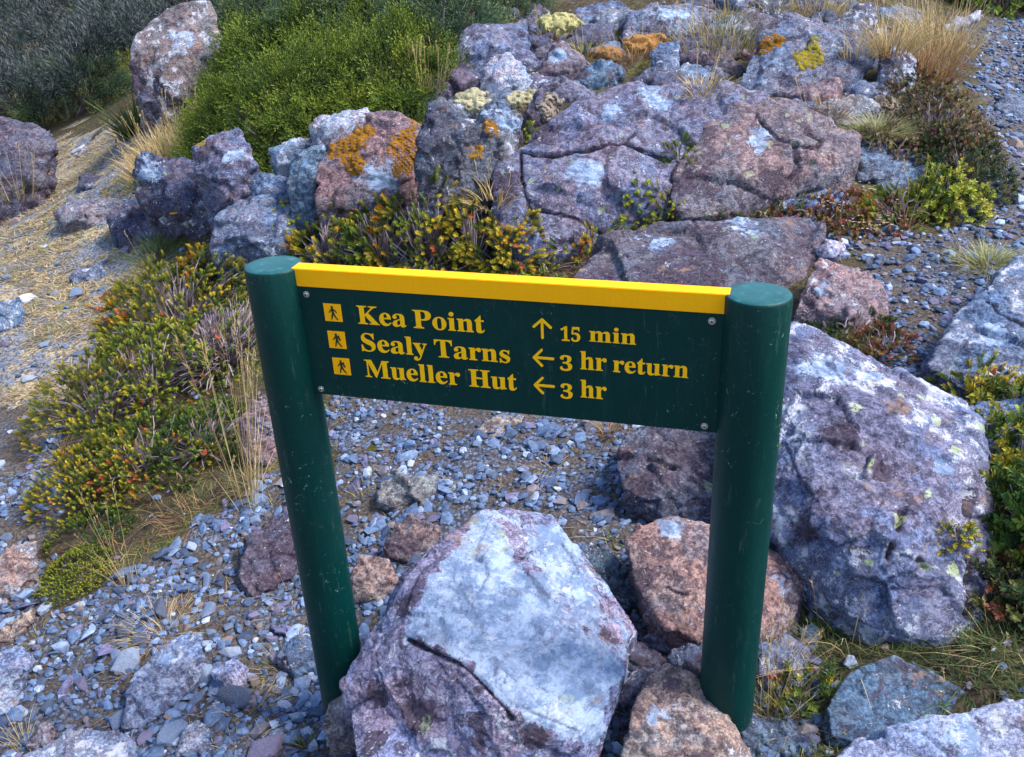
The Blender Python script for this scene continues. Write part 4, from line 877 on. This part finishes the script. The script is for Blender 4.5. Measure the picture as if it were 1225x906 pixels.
STRAW = np.array([(.60,.44,.20),(.50,.35,.15),(.68,.53,.28),(.38,.26,.12)])
def tuft(label, px, py, n, L, rad, kind='straw', W=.003, spread=.5, droop=.35, lean=(0, 0), heads=0, cat='grass tuft', name='grass_tuft', group='grass tufts', seed=0, on=True):
    r = np.random.default_rng(int(px*3+py*5+seed)); c, _ = hit(px, py) if on else (ghit(px, py), 0)
    pal = {'straw': STRAW, 'green': np.array([(.07,.12,.03),(.10,.15,.04),(.16,.17,.05)]), 'pale': np.array([(.36,.36,.15),(.28,.30,.11),(.44,.40,.2)]),
           'mix': np.array([(.42,.32,.15),(.10,.14,.04),(.20,.20,.07),(.5,.4,.2)]), 'red': np.array([(.34,.14,.07),(.45,.33,.15),(.25,.08,.05),(.38,.26,.10)]), 'dark': np.array([(.035,.08,.02),(.055,.11,.025),(.10,.14,.03)])}[kind]
    a = r.uniform(0, 6.28, n); q = np.sqrt(r.random(n)); P0 = np.stack([c[0]+np.cos(a)*q*rad, c[1]+np.sin(a)*q*rad, 0*a], 1)
    P0[:, 2] = gz(P0[:, 0], P0[:, 1]); hi = c[2]-gz(c[0], c[1])[0]
    if hi > .05: P0[:, 2] = c[2]-.3*q*rad
    P0[:, 2] -= .01; D = np.stack([np.cos(a)*spread*q*1.3+lean[0], np.sin(a)*spread*q*1.3+lean[1], 1+0*a], 1)+r.normal(size=(n, 3))*.16
    cc = pal[r.integers(len(pal), size=n)]*r.uniform(.8, 1.15, (n, 1)); Ls = L*r.uniform(.5, 1.1, n)
    root = empty(name, c); tag(root, label, cat, group)
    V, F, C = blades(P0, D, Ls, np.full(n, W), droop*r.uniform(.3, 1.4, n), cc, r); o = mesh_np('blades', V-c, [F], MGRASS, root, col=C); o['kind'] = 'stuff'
    if heads:
        m = heads; k = r.integers(n, size=m); D2 = D[k]*.6+np.array([lean[0]*.4, lean[1]*.4, .7]); D2 /= np.linalg.norm(D2, axis=1)[:, None]; Lh = L*r.uniform(1.0, 1.5, m)
        P2 = P0[k]+D2*Lh[:, None]+r.normal(size=(m, 3))*.06*L; P1 = P0[k]+D2*Lh[:, None]*.55-np.array([0, 0, .0])
        pr = [tubes(P0[k], P1, P2, np.full(m, W*.32), np.full(m, W*.18), STRAW[r.integers(4, size=m)], 5)]
        mm = m*14; kk = np.repeat(np.arange(m), 14); t = r.uniform(.80, 1.02, mm); hp = (P0[k][kk]*((1-t)**2)[:, None]+2*P1[kk]*(t*(1-t))[:, None]+P2[kk]*(t*t)[:, None])
        pr.append(blades(hp, D2[kk]+r.normal(size=(mm, 3))*.35, np.full(mm, L*.045+.006), np.full(mm, W*.8), np.zeros(mm), STRAW[r.integers(4, size=mm)]*1.1, r, 2))
        V, F, C = join(pr); o = mesh_np('seed_stems', V-c, [F], MGRASS, root, col=C); o['kind'] = 'stuff'
    return root
SN = vnormals(SV, SF); SPX, SPY, SPZ = project(SV); SFACE = (SN@(_f)) < .35
def cushion(label, pts, rad, col, name='moss_cushion', cat='moss', group='moss and lichen cushions', thick=None):
    """a cushion grown on the rock faces along a traced line: the faces under it, swollen outward"""
    P = [hit(*q[:2])[0] for q in pts]; dref = float(np.median([p[1] for p in P])); P = [p for p in P if abs(p[1]-dref) < .9]
    if not P: return
    m = np.full(len(SV), -9.)
    for p in P: m = np.maximum(m, 1-np.linalg.norm(SV-p, axis=1)/(rad*1.25))
    near = np.where((m > -.6) & SFACE)[0]; Vn = SV[near]; q = m[near]+.55*fbm(Vn*(1.6/rad)+3, 4)
    mm = np.full(len(SV), -9.); mm[near] = q; ok = (mm[SF] > .12).all(1); F = SF[ok]
    if len(F) < 4: return
    # keep the largest patch in one piece
    par = {}
    def find(a):
        while par.setdefault(a, a) != a: par[a] = par[par[a]]; a = par[a]
        return a
    for f in F.tolist():
        r0 = find(f[0])
        for g in f[1:]: par[find(g)] = r0
    roots = np.array([find(f[0]) for f in F.tolist()]); u, c = np.unique(roots, return_counts=True); F = F[roots == u[c.argmax()]]
    ids, inv = np.unique(F, return_inverse=True); V = SV[ids]; N_ = SN[ids]; F = inv.reshape(F.shape)
    e = np.clip((mm[ids]-.12)/.35, 0, 1); edge = np.zeros(len(ids)); cnt = np.bincount(F.ravel(), minlength=len(ids)); e = np.where(cnt < 4, 0, e)
    # one round of subdivision for a finer surface
    bm = bmesh.new(); vs = [bm.verts.new(v) for v in (V+N_*((thick or rad*.10)*(np.sqrt(e)*(1+.3*fbm(V*(2.2/rad), 2)))-.004)[:, None]).tolist()]
    for f in F.tolist():
        try: bm.faces.new([vs[k] for k in f])
        except ValueError: pass
    bmesh.ops.subdivide_edges(bm, edges=bm.edges[:], cuts=2, use_grid_fill=True, smooth=.3); bm.verts.ensure_lookup_table(); bm.normal_update()
    V = np.array([v.co[:] for v in bm.verts]); N_ = np.array([v.normal[:] for v in bm.verts]); Fs = [[v.index for v in f.verts] for f in bm.faces]; bm.free()
    V = V+N_*(rad*.05*fbm(V*(4.5/rad), 3)+rad*.03*pnoise(V*(17/rad)))[:, None]
    cc = np.array(col)*(1+.5*fbm(V*(2.0/rad), 3))[:, None]*(1+.5*pnoise(V*(15/rad)))[:, None]
    q4 = np.array([f for f in Fs if len(f) == 4]); q3 = [f for f in Fs if len(f) == 3]
    o = mesh_np(name, V, [q4]+([np.array(q3)] if q3 else []), MMOSS, loc=P[0], smooth=True, col=np.clip(cc, .01, .9)); tag(o, label, cat, group); return o

# ------------------------------------------------------------------ bushes, traced from the photograph
HB = 'low heath bushes left of the sign'
bush('gold-tipped heath bush at the top of the mass left of the signpost', 215, 385, .42, .36, .27, 620, .085, 'gold', twigs=50, group=HB)
bush('orange-tinged heath bush at the outer left of the mass', 120, 500, .30, .34, .22, 560, .07, 'gold', twigs=30, group=HB)
bush('twiggy heath bush with bare purple branches beside the left signpost', 268, 430, .27, .42, .20, 330, .075, 'mixed', twigs=420, group=HB)
bush('olive heath bush in the centre of the left mass', 180, 470, .32, .34, .27, 640, .07, 'olive', twigs=40, group=HB)
bush('green heath bush low in the left mass above the gravel', 170, 560, .30, .26, .17, 620, .062, 'mixed', twigs=40, group=HB)
bush('gold and green heath bush in the lower left corner of the mass', 105, 585, .20, .24, .14, 420, .06, 'gold', twigs=24, group=HB)
bush('green heath bush by the grass stalks at the left signpost', 245, 535, .20, .26, .13, 360, .06, 'green', twigs=60, group=HB)
bush('yellow-green moss-like mound in the lower left gravel', 92, 692, .13, .15, .05, 620, .026, 'olive', twigs=0, group=HB)
bush('dark green low mound above the yellow-green one', 110, 640, .16, .14, .06, 380, .035, 'green', twigs=0, group=HB)
HC = 'heath bushes behind the sign'
bush('yellow-green bush just above the top of the left signpost', 345, 290, .24, .2, .26, 330, .11, 'olive', twigs=30, group=HC)
bush('gold bush over the left end of the yellow rail', 400, 314, .26, .2, .22, 300, .10, 'gold', twigs=60, group=HC)
bush('bush with red-orange shoots behind the rail', 458, 314, .26, .2, .27, 300, .10, 'mixed', twigs=80, group=HC)
bush('tall gold-shooted bush at the foot of the mossy boulder', 512, 310, .26, .2, .33, 360, .11, 'gold', twigs=60, group=HC)
bush('gold bush against the blue-purple rock', 566, 308, .2, .15, .27, 260, .11, 'gold', twigs=30, group=HC)
bush('orange-tipped bush left of the great cracked boulder', 608, 318, .18, .15, .22, 220, .10, 'gold', twigs=20, group=HC)
bush('dark green low bush hugging the left end of the rail', 310, 330, .3, .2, .10, 330, .07, 'mixed', twigs=60, group=HC)
bush('sprawling gold bush between the trail and left signpost top', 265, 325, .28, .24, .14, 360, .08, 'gold', twigs=120, group=HC)
bush('low moss-green bush under the great cracked boulder', 500, 325, .38, .18, .05, 320, .05, 'olive', twigs=20, group=HC)
bush('low olive growth between the rail and the purple-pink boulder', 640, 325, .3, .16, .05, 260, .05, 'olive', twigs=10, group=HC)
bush('bright green shoots in front of the great cracked boulder', 757, 262, .16, .12, .18, 130, .09, 'olive', twigs=14, group=HC)
bush('green shoots at the base of the pink domed boulder', 700, 298, .24, .14, .12, 170, .08, 'mixed', twigs=14, group=HC)
bush('small orange-tipped shoots beside the pink domed boulder', 795, 265, .1, .1, .14, 70, .08, 'gold', twigs=8, group=HC)
bush('single green shoot growing in the gap of the cracked boulder', 626, 172, .06, .05, .12, 26, .09, 'olive', twigs=3, group=HC, on=True)
bush('small green clump on the side of the pink domed boulder', 812, 190, .06, .05, .10, 24, .07, 'green', twigs=3, group=HC, on=True)
HR = 'bushes right of the sign'
bush('round yellow-green bush at the end of the layered slate', 1130, 256, .17, .16, .17, 420, .06, 'olive', 'broad', twigs=20, group=HR)
bush('low green bush left of the round yellow-green bush', 1078, 262, .2, .18, .12, 260, .07, 'mixed', twigs=16, group=HR)
bush('reddish mat of cover plants below the pink domed boulder', 1000, 262, .42, .26, .06, 620, .045, 'red', 'broad', twigs=20, group=HR)
bush('dark green cover plants under the pink domed boulder', 900, 262, .5, .14, .06, 330, .045, 'dark', 'broad', twigs=20, group=HR)
bush('green and yellow bush at the right edge by the huge boulder', 1222, 560, .085, .2, .14, 190, .07, 'mixed', 'broad', twigs=24, group=HR)
bush('yellow-tipped sprigs leaning over the top of the huge boulder', 1160, 470, .12, .10, .10, 90, .085, 'gold', twigs=12, group=HR)
bush('sprigs with yellow tips right of the huge boulder', 1208, 500, .10, .12, .12, 100, .085, 'gold', 'broad', twigs=12, group=HR)
bush('leafy green bush at the right edge beside the huge boulder', 1236, 645, .09, .2, .17, 200, .075, 'green', 'broad', twigs=40, group=HR)
bush('yellow-flowering sprig reaching across the huge boulder', 1146, 650, .045, .04, .05, 60, .03, 'gold', 'broad', twigs=6, group=HR, on=True)
bush('dark shaded bush below the leafy bush at the right edge', 1222, 720, .11, .14, .08, 200, .06, 'dark', 'broad', twigs=60, group=HR)
bush('red-tipped sprigs below the reddish brown boulder', 1052, 425, .12, .1, .1, 110, .06, 'red', twigs=10, group=HR)
bush('dark green clump under the reddish brown boulder', 1018, 402, .17, .1, .08, 200, .055, 'dark', twigs=10, group=HR)
bush('small green sprig by the foot of the right signpost', 958, 835, .05, .05, .08, 40, .05, 'mixed', 'broad', twigs=6, group=HR)
HT = 'shrubs at the top of the slope'
bush('large dense green shrub spreading over the upper left', 335, 165, .66, .6, .34, 2400, .15, 'shrub', 'needle', twigs=120, group=HT, name='shrub', cat='shrub')
bush('green shrub right of the large dense one', 450, 118, .5, .5, .30, 1600, .15, 'shrub', 'needle', twigs=60, group=HT, name='shrub', cat='shrub')
bush('back part of the green shrubs by the upright lavender boulder', 360, 85, .8, .6, .30, 1800, .17, 'shrub', 'needle', twigs=40, group=HT, name='shrub', cat='shrub')
bush('green shrub at the top behind the grey vertical rock', 420, 42, .6, .5, .45, 900, .17, 'blue', 'needle', twigs=20, group=HT, name='shrub', cat='shrub')
bush('blue-green feathery bush left of the big rounded grey boulder', 525, 62, .42, .35, .34, 620, .17, 'blue', 'feather', twigs=20, group=HT)
bush('blue-green feathery bush at the top centre', 580, 20, .5, .4, .3, 520, .18, 'blue', 'feather', twigs=10, group=HT)
bush('feathery green bush behind the top of the large shrub', 330, 30, .7, .5, .35, 900, .2, 'blue', 'feather', twigs=10, group=HT)
bush('dark green juniper-like bush above the left crest', 120, 70, .5, .5, .45, 700, .2, 'shrub', 'needle', twigs=20, group=HT)
bush('blue-green bush on the crest of the trail', 85, 140, .75, .5, .5, 900, .2, 'blue', 'feather', twigs=10, group=HT)
bush('yellow-green grassy bush beneath the upright lavender boulder', 130, 110, .6, .5, .35, 700, .2, 'olive', 'feather', twigs=10, group=HT)
bush('green bush at the top right corner', 1210, 8, .6, .4, .45, 500, .16, 'green', 'broad', twigs=20, group=HT)
bush('low green bush at the foot of the large green shrub', 315, 188, .3, .2, .18, 420, .11, 'green', 'needle', twigs=10, group=HT)
bush('dark heathy bank top beside the far gravel path', 1120, 165, .3, .5, .2, 1100, .045, 'bank', 'broad', twigs=40, group=HR)
bush('dark lower side of the bank beside the far gravel path', 1150, 215, .2, .35, .16, 800, .045, 'dark', 'broad', twigs=40, group=HR)
bush('heath clump left on the bank by the tussock', 1060, 190, .3, .2, .1, 500, .045, 'bank', 'broad', twigs=30, group=HR)
# dark scrub covering the far slope at the upper left
r = np.random.default_rng(77); n = 9000
x = r.uniform(-13, -1.6, n); y = r.uniform(9.8, 20, n); pr_ = project(np.stack([x, y, gz0(x, y)], 1)); keep = (pr_[0] < 190+r.normal(size=n)*20) | (y > 12.5)
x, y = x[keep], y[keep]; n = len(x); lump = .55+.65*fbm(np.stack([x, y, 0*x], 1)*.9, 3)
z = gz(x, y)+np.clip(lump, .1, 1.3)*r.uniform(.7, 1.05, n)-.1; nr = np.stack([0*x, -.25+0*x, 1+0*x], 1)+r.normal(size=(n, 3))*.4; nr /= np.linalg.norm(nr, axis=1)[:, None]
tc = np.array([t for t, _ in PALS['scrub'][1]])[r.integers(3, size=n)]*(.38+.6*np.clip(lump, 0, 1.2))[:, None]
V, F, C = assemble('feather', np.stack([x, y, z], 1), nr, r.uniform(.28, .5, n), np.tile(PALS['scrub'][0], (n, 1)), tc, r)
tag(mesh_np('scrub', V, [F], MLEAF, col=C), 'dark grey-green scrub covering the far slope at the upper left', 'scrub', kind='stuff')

# ------------------------------------------------------------------ grass
tuft('tall straw stalks rising beside the left signpost', 300, 600, 32, .52, .06, 'straw', .0021, .25, .12, (-.04, .12), heads=20)
tuft('straw grass clump with long stems in the lower left gravel', 195, 755, 260, .10, .085, 'straw', .0018, 1.1, .5, heads=7)
tuft('sparse tall straw stems above the lower left slate boulder', 152, 700, 26, .28, .03, 'straw', .0018, .35, .3, (.05, 0), heads=4)
tuft('straw-green grass beside the leaning left slab', 335, 790, 130, .10, .05, 'mix', .002, .9, .5, heads=5)
tuft('leafy green plant at the bottom edge below the left signpost', 366, 895, 42, .07, .02, 'green', .007, .9, .4, cat='plant')
tuft('orange-yellow grass under the left bushes', 235, 615, 150, .09, .12, 'red', .0018, .9, .5, heads=4)
tuft('dry grass around the base of the twiggy bush', 305, 575, 150, .10, .09, 'mix', .0018, 1., .5, heads=3)
tuft('dark green grass on the shaded ground right of the right signpost', 1010, 765, 420, .10, .16, 'dark', .0026, .9, .5, heads=2)
tuft('long fallen straws over the dark grass by the huge boulder', 1030, 780, 24, .30, .12, 'straw', .0022, 1.7, .55, (.2, .1), heads=0)
tuft('dark green grass beside the teal slab at the right edge', 1170, 800, 420, .09, .15, 'dark', .0024, 1., .5, heads=3)
tuft('dry grass at the foot of the right signpost', 920, 850, 90, .16, .05, 'mix', .0016, .5, .3, heads=14)
tuft('green grass in front of the teal slab', 960, 858, 160, .08, .08, 'mix', .002, .8, .5, heads=2)
tuft('feathery grass heads in front of the brown boulder', 935, 800, 40, .16, .04, 'straw', .0014, .35, .25, (.1, .05), heads=14)
tuft('straw and green grass at the right edge under the bush', 1215, 770, 200, .10, .1, 'mix', .002, 1., .5, heads=4)
tuft('golden dry grass below the large green shrub', 200, 188, 1100, .26, .28, 'straw', .005, .5, .3, heads=40)
tuft('yellowish grass fringe right of the golden dry grass', 236, 165, 500, .22, .2, 'pale', .005, .5, .3, heads=10)
tuft('green sword-leaved tuft by the upright lavender boulder', 163, 158, 150, .42, .08, 'green', .014, .8, .15)
tuft('bright green grass tuft at the dark trail-edge rock', 190, 300, 260, .18, .15, 'green', .0045, .7, .35, heads=2)
tuft('yellow-green grass on the trail behind the left signpost', 175, 318, 200, .08, .25, 'pale', .003, 1., .5)
tuft('pale tussock on the slope beneath the mossy-shouldered boulder', 1048, 158, 620, .20, .09, 'pale', .0035, 1.0, .45)
tuft('pale yellow tussock at the right edge of the gravel gap', 1182, 318, 620, .15, .09, 'pale', .003, 1.1, .45, heads=4)
tuft('reddish tall grass on top of the bank by the far path', 1105, 95, 420, .40, .18, 'red', .005, .4, .3, heads=12)
tuft('golden tall grass at the top right beside the path', 1125, 62, 420, .48, .24, 'straw', .005, .4, .35, heads=24)
tuft('dry grass left of the dark pointed rock at the top', 860, 45, 420, .26, .3, 'mix', .005, .5, .35, heads=14)
tuft('dry grass tuft right of the dark pointed rock', 1065, 55, 260, .3, .15, 'straw', .005, .5, .35, heads=12)
tuft('dry grass at the top between grey rocks', 975, 12, 360, .26, .3, 'straw', .005, .5, .35, heads=10)
tuft('dry straw stems by the blue-green feathery bush', 512, 100, 60, .20, .1, 'straw', .005, .3, .2, heads=14)
tuft('straw stems rising from the large green shrub at left', 412, 135, 12, .16, .04, 'straw', .006, .2, .1, heads=5, on=False)
tuft('straw tuft on the centre gravel by the pale stone', 655, 560, 50, .07, .03, 'straw', .0018, 1., .5, heads=0)
tuft('orange dry grass hanging below the board on the right', 728, 520, 110, .10, .03, 'red', .002, .5, .5, heads=0)
tuft('small straw tuft beside the weathered pink-grey stone', 472, 672, 60, .04, .03, 'straw', .0016, 1., .4)
tuft('small green rosette plant in the gravel below the board', 735, 645, 26, .05, .01, 'green', .010, 1.8, .3, cat='plant', name='rosette_plant', group='small rosette plants')
tuft('tiny green plant beside the square blocky stone', 535, 600, 16, .035, .01, 'green', .007, 1.6, .3, cat='plant', name='rosette_plant', group='small rosette plants')
tuft('small pale green rosette in the gravel gap at right', 1080, 372, 22, .05, .01, 'green', .010, 1.8, .3, cat='plant', name='rosette_plant', group='small rosette plants')
tuft('straw stems leaning beside the low green bush', 1080, 275, 16, .26, .03, 'straw', .003, .3, .25, (.1, 0), heads=4)
tuft('bottom left corner straw tuft', 30, 890, 40, .10, .03, 'straw', .002, .7, .5, heads=4)
tuft('straw grass by the tan diagonal slab', 45, 765, 40, .07, .03, 'mix', .002, .9, .5)
tuft('green grass under the great board by the left signpost', 410, 490, 120, .07, .12, 'mix', .002, 1., .5, heads=2)
tuft('purple-brown withered tuft in the lower left gravel', 215, 730, 240, .05, .045, 'red', .0016, 1.1, .5)
tuft('trail grass clump with tall heads at the left edge', 20, 232, 60, .3, .12, 'mix', .004, .4, .3, heads=12)
tuft('straw grass at the crest of the trail on the left', 60, 145, 300, .3, .4, 'straw', .006, .4, .3, heads=26)
tuft('straw grass line below the yellow-green grassy bush', 110, 125, 300, .34, .5, 'pale', .006, .4, .3, heads=26)
for k, (px, py, wh) in enumerate([(150,420,'among the orange-tinged bushes'),(232,470,'between the olive and the twiggy bush'),(75,545,'at the outer edge of the left bushes'),(200,610,'below the green heath bush'),(285,350,'beside the top of the left signpost'),
        (255,600,'where the bushes meet the gravel'),(130,655,'above the yellow-green mound'),(330,610,'just left of the left signpost'),(350,700,'in the gravel against the left signpost'),(90,760,'by the left edge stones'),(300,845,'near the slate wedge at the bottom'),(440,600,'right of the left signpost')]):
    tuft('dry straw tuft '+wh, px, py, (60, 36)[k % 2], .11 if k < 6 else .07, .07, ('straw', 'mix')[k % 2], .002, .9, .5, heads=3, group='dry straw tufts by the left bushes')
for k, (px, py, wh) in enumerate([(430,20,'behind the green shrub top'),(700,66,'beside the rusty moss strip'),(760,70,'under the blocky lavender rock'),(840,105,'above the pink domed boulder'),(870,20,'by the low dark rock at the top'),(990,130,'between the flat tan stone and boulder'),(1020,60,'right of the mossy-shouldered boulder'),
        (930,8,'at the very top of the slope'),(655,45,'below the straw-coloured cushion'),(590,235,'left of the great cracked boulder'),(1090,60,'on the crest of the bank'),(240,130,'between shrub and upright boulder')]):
    tuft('golden grass clump '+wh, px, py, 130, .17, .12, ('straw', 'mix', 'red')[k % 3], .005, .8, .45, heads=5, group='golden grass clumps among the rocks')
for k, (px, py, wh) in enumerate([(100,345,'near the small reddish trail stone'),(60,300,'in the middle of the trail'),(140,230,'below the reddish trail slab'),(35,270,'under the dark rounded boulder'),(60,400,'at the trail left of the bushes'),(170,215,'at the trail edge by the notched boulder'),(20,330,'above the blue-white slab'),(110,280,'left of the dark trail-edge rock')]):
    tuft('low tuft '+wh, px, py, 150, .06, .11, ('mix', 'pale', 'green')[k % 3], .004, 1.2, .5, group='low tufts on the straw trail')
# short matted straw and mosses
def mat(label, n, bounds, want, L, W, pal, seed, up=.35, name='dry_grass'):
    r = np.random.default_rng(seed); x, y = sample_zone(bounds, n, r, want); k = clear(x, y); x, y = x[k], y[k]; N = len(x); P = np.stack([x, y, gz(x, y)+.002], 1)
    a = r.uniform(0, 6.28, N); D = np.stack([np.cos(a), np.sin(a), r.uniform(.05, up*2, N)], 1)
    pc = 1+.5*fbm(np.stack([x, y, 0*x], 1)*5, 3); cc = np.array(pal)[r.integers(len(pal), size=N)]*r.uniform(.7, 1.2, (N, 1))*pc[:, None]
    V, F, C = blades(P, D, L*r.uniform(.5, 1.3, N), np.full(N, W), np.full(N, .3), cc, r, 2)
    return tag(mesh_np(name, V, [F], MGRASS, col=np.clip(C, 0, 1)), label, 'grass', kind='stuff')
mat('short matted dry grass covering the trail at left', 4200, (-5, -.2, 3.6, 11), lambda P, g, s, u: (s > 0)&(fbm(np.stack([P[:, 0], P[:, 1], 0*P[:, 0]], 1)*2.4, 3) > -.1), .065, .006, [(.48,.35,.19),(.36,.26,.15),(.56,.44,.28),(.20,.20,.08)], 1)
mat('thin mixed grass and moss over the slope between rocks and bushes', 2600, (-4, 4.6, 2.4, 9.5), lambda P, g, s, u: (g == 0)&(s == 0)&(fbm(np.stack([P[:, 0], P[:, 1], 0*P[:, 0]], 1)*2+4, 3) > -.2), .04, .004, [(.10,.12,.03),(.22,.17,.06),(.30,.20,.08),(.20,.07,.04),(.07,.09,.025)], 2, .6, 'low_grass')
mat('dark grass and moss on the ground right of the right signpost', 9000, (.5, 1.6, 1.3, 2.6), lambda P, g, s, u: (g == 0)&(s == 0), .055, .003, [(.035,.07,.02),(.05,.085,.022),(.13,.10,.045)], 3, .6, 'low_grass')
mat('wisps of dead grass lying on the gravel', 700, (-2.2, 1.6, 1.3, 4), lambda P, g, s, u: (g > 0)&(fbm(P*np.array([1, 1, 0])*3+5, 3) > .12), .07, .0022, [(.40,.30,.16),(.22,.12,.08),(.5,.4,.25)], 4, .2)

# ------------------------------------------------------------------ moss, lichen cushions, flowers
OR = (.21, .095, .005); CR_ = (.33, .30, .19); BR = (.30, .24, .19)
cushion('orange moss strip on the left shoulder of the tilted boulder', [(408,180),(418,174),(428,168),(434,162),(420,186),(424,196)], .075, OR)
cushion('thick orange moss patch beside the dark slate', [(480,178),(488,170),(492,184),(484,192)], .085, OR)
cushion('small orange moss spot at the top of the tilted boulder', [(496,145),(498,148)], .05, OR)
cushion('orange moss tuft on the blue-purple rock', [(584,150),(587,154)], .06, OR)
cushion('dark orange moss below the tuft on the blue-purple rock', [(572,180),(570,184)], .05, (.26,.13,.015))
cushion('brown moss cap on the speckled boulder', [(284,158),(238,172)], .05, (.2,.14,.02))
cushion('cream lichen cushion beside the white-tipped rock', [(560,118),(566,112),(570,120)], .10, CR_, thick=.018)
cushion('long cream lichen cushion left of the cracked boulder', [(618,122),(628,117),(640,110),(650,104),(664,98)], .08, CR_, thick=.018)
cushion('brownish lichen cushion on the edge of the cracked boulder', [(660,132),(672,126),(684,118),(696,112)], .09, BR, thick=.016)
cushion('round straw-coloured cushion near the top of the slope', [(662,28),(670,27),(678,29)], .12, (.34,.31,.14), thick=.045)
cushion('small straw-coloured cushion beside the round one', [(668,36),(676,37)], .07, (.34,.31,.14))
cushion('orange moss stripe in a groove of the mossy-shouldered boulder', [(910,60),(920,54),(930,50)], .07, OR)
cushion('orange moss knob on the right of the mossy-shouldered boulder', [(1048,58),(1054,60)], .08, OR)
cushion('olive moss patch on the mossy-shouldered boulder', [(968,68),(974,62),(962,72)], .08, (.22,.17,.02))
cushion('dark olive moss on the top face of the mossy-shouldered boulder', [(970,50),(975,45)], .05, (.12,.11,.02))
cushion('rusty moss strip among the rocks at top right of centre', [(720,60),(740,58),(760,56),(775,50),(790,46)], .12, (.3,.15,.05))
cushion('rusty moss below the wedge rock', [(712,70),(722,66),(735,66)], .09, (.28,.14,.05))
cushion('pale lichen mound on the bank above the tussock', [(1060,115),(1070,125),(1080,118),(1090,105)], .11, BR, thick=.016)
cushion('pale cream lichen mound low on the bank by the path', [(1105,160),(1110,175),(1120,165),(1100,180)], .11, BR, thick=.016)
cushion('olive moss in the notch of the purple boulder', [(785,548),(795,553)], .03, (.16,.15,.01))
cushion('dark moss patch under the board near the left signpost', [(440,525),(450,532),(462,528),(445,540)], .06, (.07,.06,.012))
cushion('yellow moss in the gravel by the bushes', [(235,640),(250,628)], .05, (.2,.18,.02))
cushion('ochre moss below the gold bush on the blue rock', [(590,270),(596,282)], .06, (.2,.12,.015))
def flower(label, px, py, R, hgt, col, seed=0):
    r = np.random.default_rng(int(px)); p, n = hit(px, py); c = p+np.array([0, -.04, 0]); base = np.array([c[0], c[1], c[2]-hgt]); root = empty('flower', base); tag(root, label, 'flower', 'yellow flowers by the trail')
    V, F, C = tubes(np.array([[0, 0, 0.]]), np.array([[.01, 0, hgt*.5]]), np.array([[0, 0, hgt]]), np.array([.0016]), np.array([.0012]), np.array([(.08,.13,.03)])); mesh_np('stem', V, [F], MGRASS, root, col=C)
    for k in range(9):
        a = k*.698; d = np.array([math.cos(a), math.sin(a)*.8-.3, .35]); s = np.array([-math.sin(a), math.cos(a), 0])*R*.2; o_ = np.array([0, 0, hgt])
        V = np.array([o_, o_+d*R*.6+s, o_+d*R, o_+d*R*.6-s]); mesh_np('petal', V, [np.array([[0, 1, 2, 3]])], MGRASS, root, col=np.tile(col, (4, 1)))
    bm = bmesh.new(); bmesh.ops.create_icosphere(bm, subdivisions=1, radius=R*.25, matrix=Matrix.Translation((0, -.002, hgt+.002))); V = np.array([v.co[:] for v in bm.verts]); F = np.array([[v.index for v in f.verts] for f in bm.faces]); bm.free()
    mesh_np('flower_head', V, [F], MGRASS, root, col=np.tile((.6,.3,.01), (len(V), 1)))
flower('orange-yellow daisy beside the dark trail-edge rock', 211, 254, .028, .16, (.85,.42,.0))
flower('yellow flower beneath the upright lavender boulder at the trail', 143, 156, .03, .14, (.85,.55,.0))
flower('small yellow flower between the two other yellow ones', 180, 150, .02, .12, (.85,.55,.0)) if False else None
# tiny cream flowers in the mat below the domed boulder
r = np.random.default_rng(8); pr = []
for _ in range(170):
    px, py = r.uniform(935, 1085), r.uniform(212, 292)
    h = SB.ray_cast(Vector((0, 0, H)), Vector(ray(px, py)).normalized(), 60)
    if h[0] is None or h[2] >= len(GF): continue
    p = np.array(h[0])+np.array([0, 0, .045+.02*r.random()]); k = 5; a = np.arange(k)*1.2566+r.uniform(0, 6)
    D = np.stack([np.cos(a), np.sin(a), .25+0*a], 1); pr.append(blades(np.tile(p, (k, 1)), D, np.full(k, .009), np.full(k, .008), np.zeros(k), np.tile(np.array((.62,.5,.36))*r.uniform(.8, 1.1), (k, 1)), r, 2))
V, F, C = join(pr); tag(mesh_np('tiny_flowers', V, [F], MGRASS, col=C), 'tiny cream flowers dotting the reddish mat below the domed boulder', 'flowers', kind='stuff')
# rusty dried flower spikes at the upper left
def spike(label, px, py, h, lean):
    r = np.random.default_rng(int(px)); c = ghit(px, py); root = empty('seed_spike', c); tag(root, label, 'plant', 'dried rusty flower spikes')
    top = np.array([lean*h, 0, h]); V, F, C = tubes(np.zeros((1, 3)), top[None]*.5, top[None], np.array([.012]), np.array([.008]), np.array([(.3,.18,.09)])); mesh_np('stem', V, [F], MGRASS, root, col=C)
    m = 160; t = r.uniform(.45, 1, m); P = top[None]*t[:, None]; a = r.uniform(0, 6.28, m); D = np.stack([np.cos(a), np.sin(a), .4+0*a], 1)
    V, F, C = blades(P, D, np.full(m, .07), np.full(m, .03), np.full(m, .3), np.array((.36,.19,.10))*r.uniform(.7, 1.3, (m, 1)), r, 2); o = mesh_np('dry_florets', V, [F], MGRASS, root, col=C); o['kind'] = 'stuff'
spike('tallest rusty dried flower spike at the upper left', 120, 62, 1.0, -.12)
spike('thick rusty dried flower spike in the centre of the three', 128, 60, .95, 0.)
spike('short leaning rusty dried flower spike on the left', 116, 64, .6, -.5)
spike('slim rusty dried spike at the top edge by the boulder', 152, 30, .9, -.15)
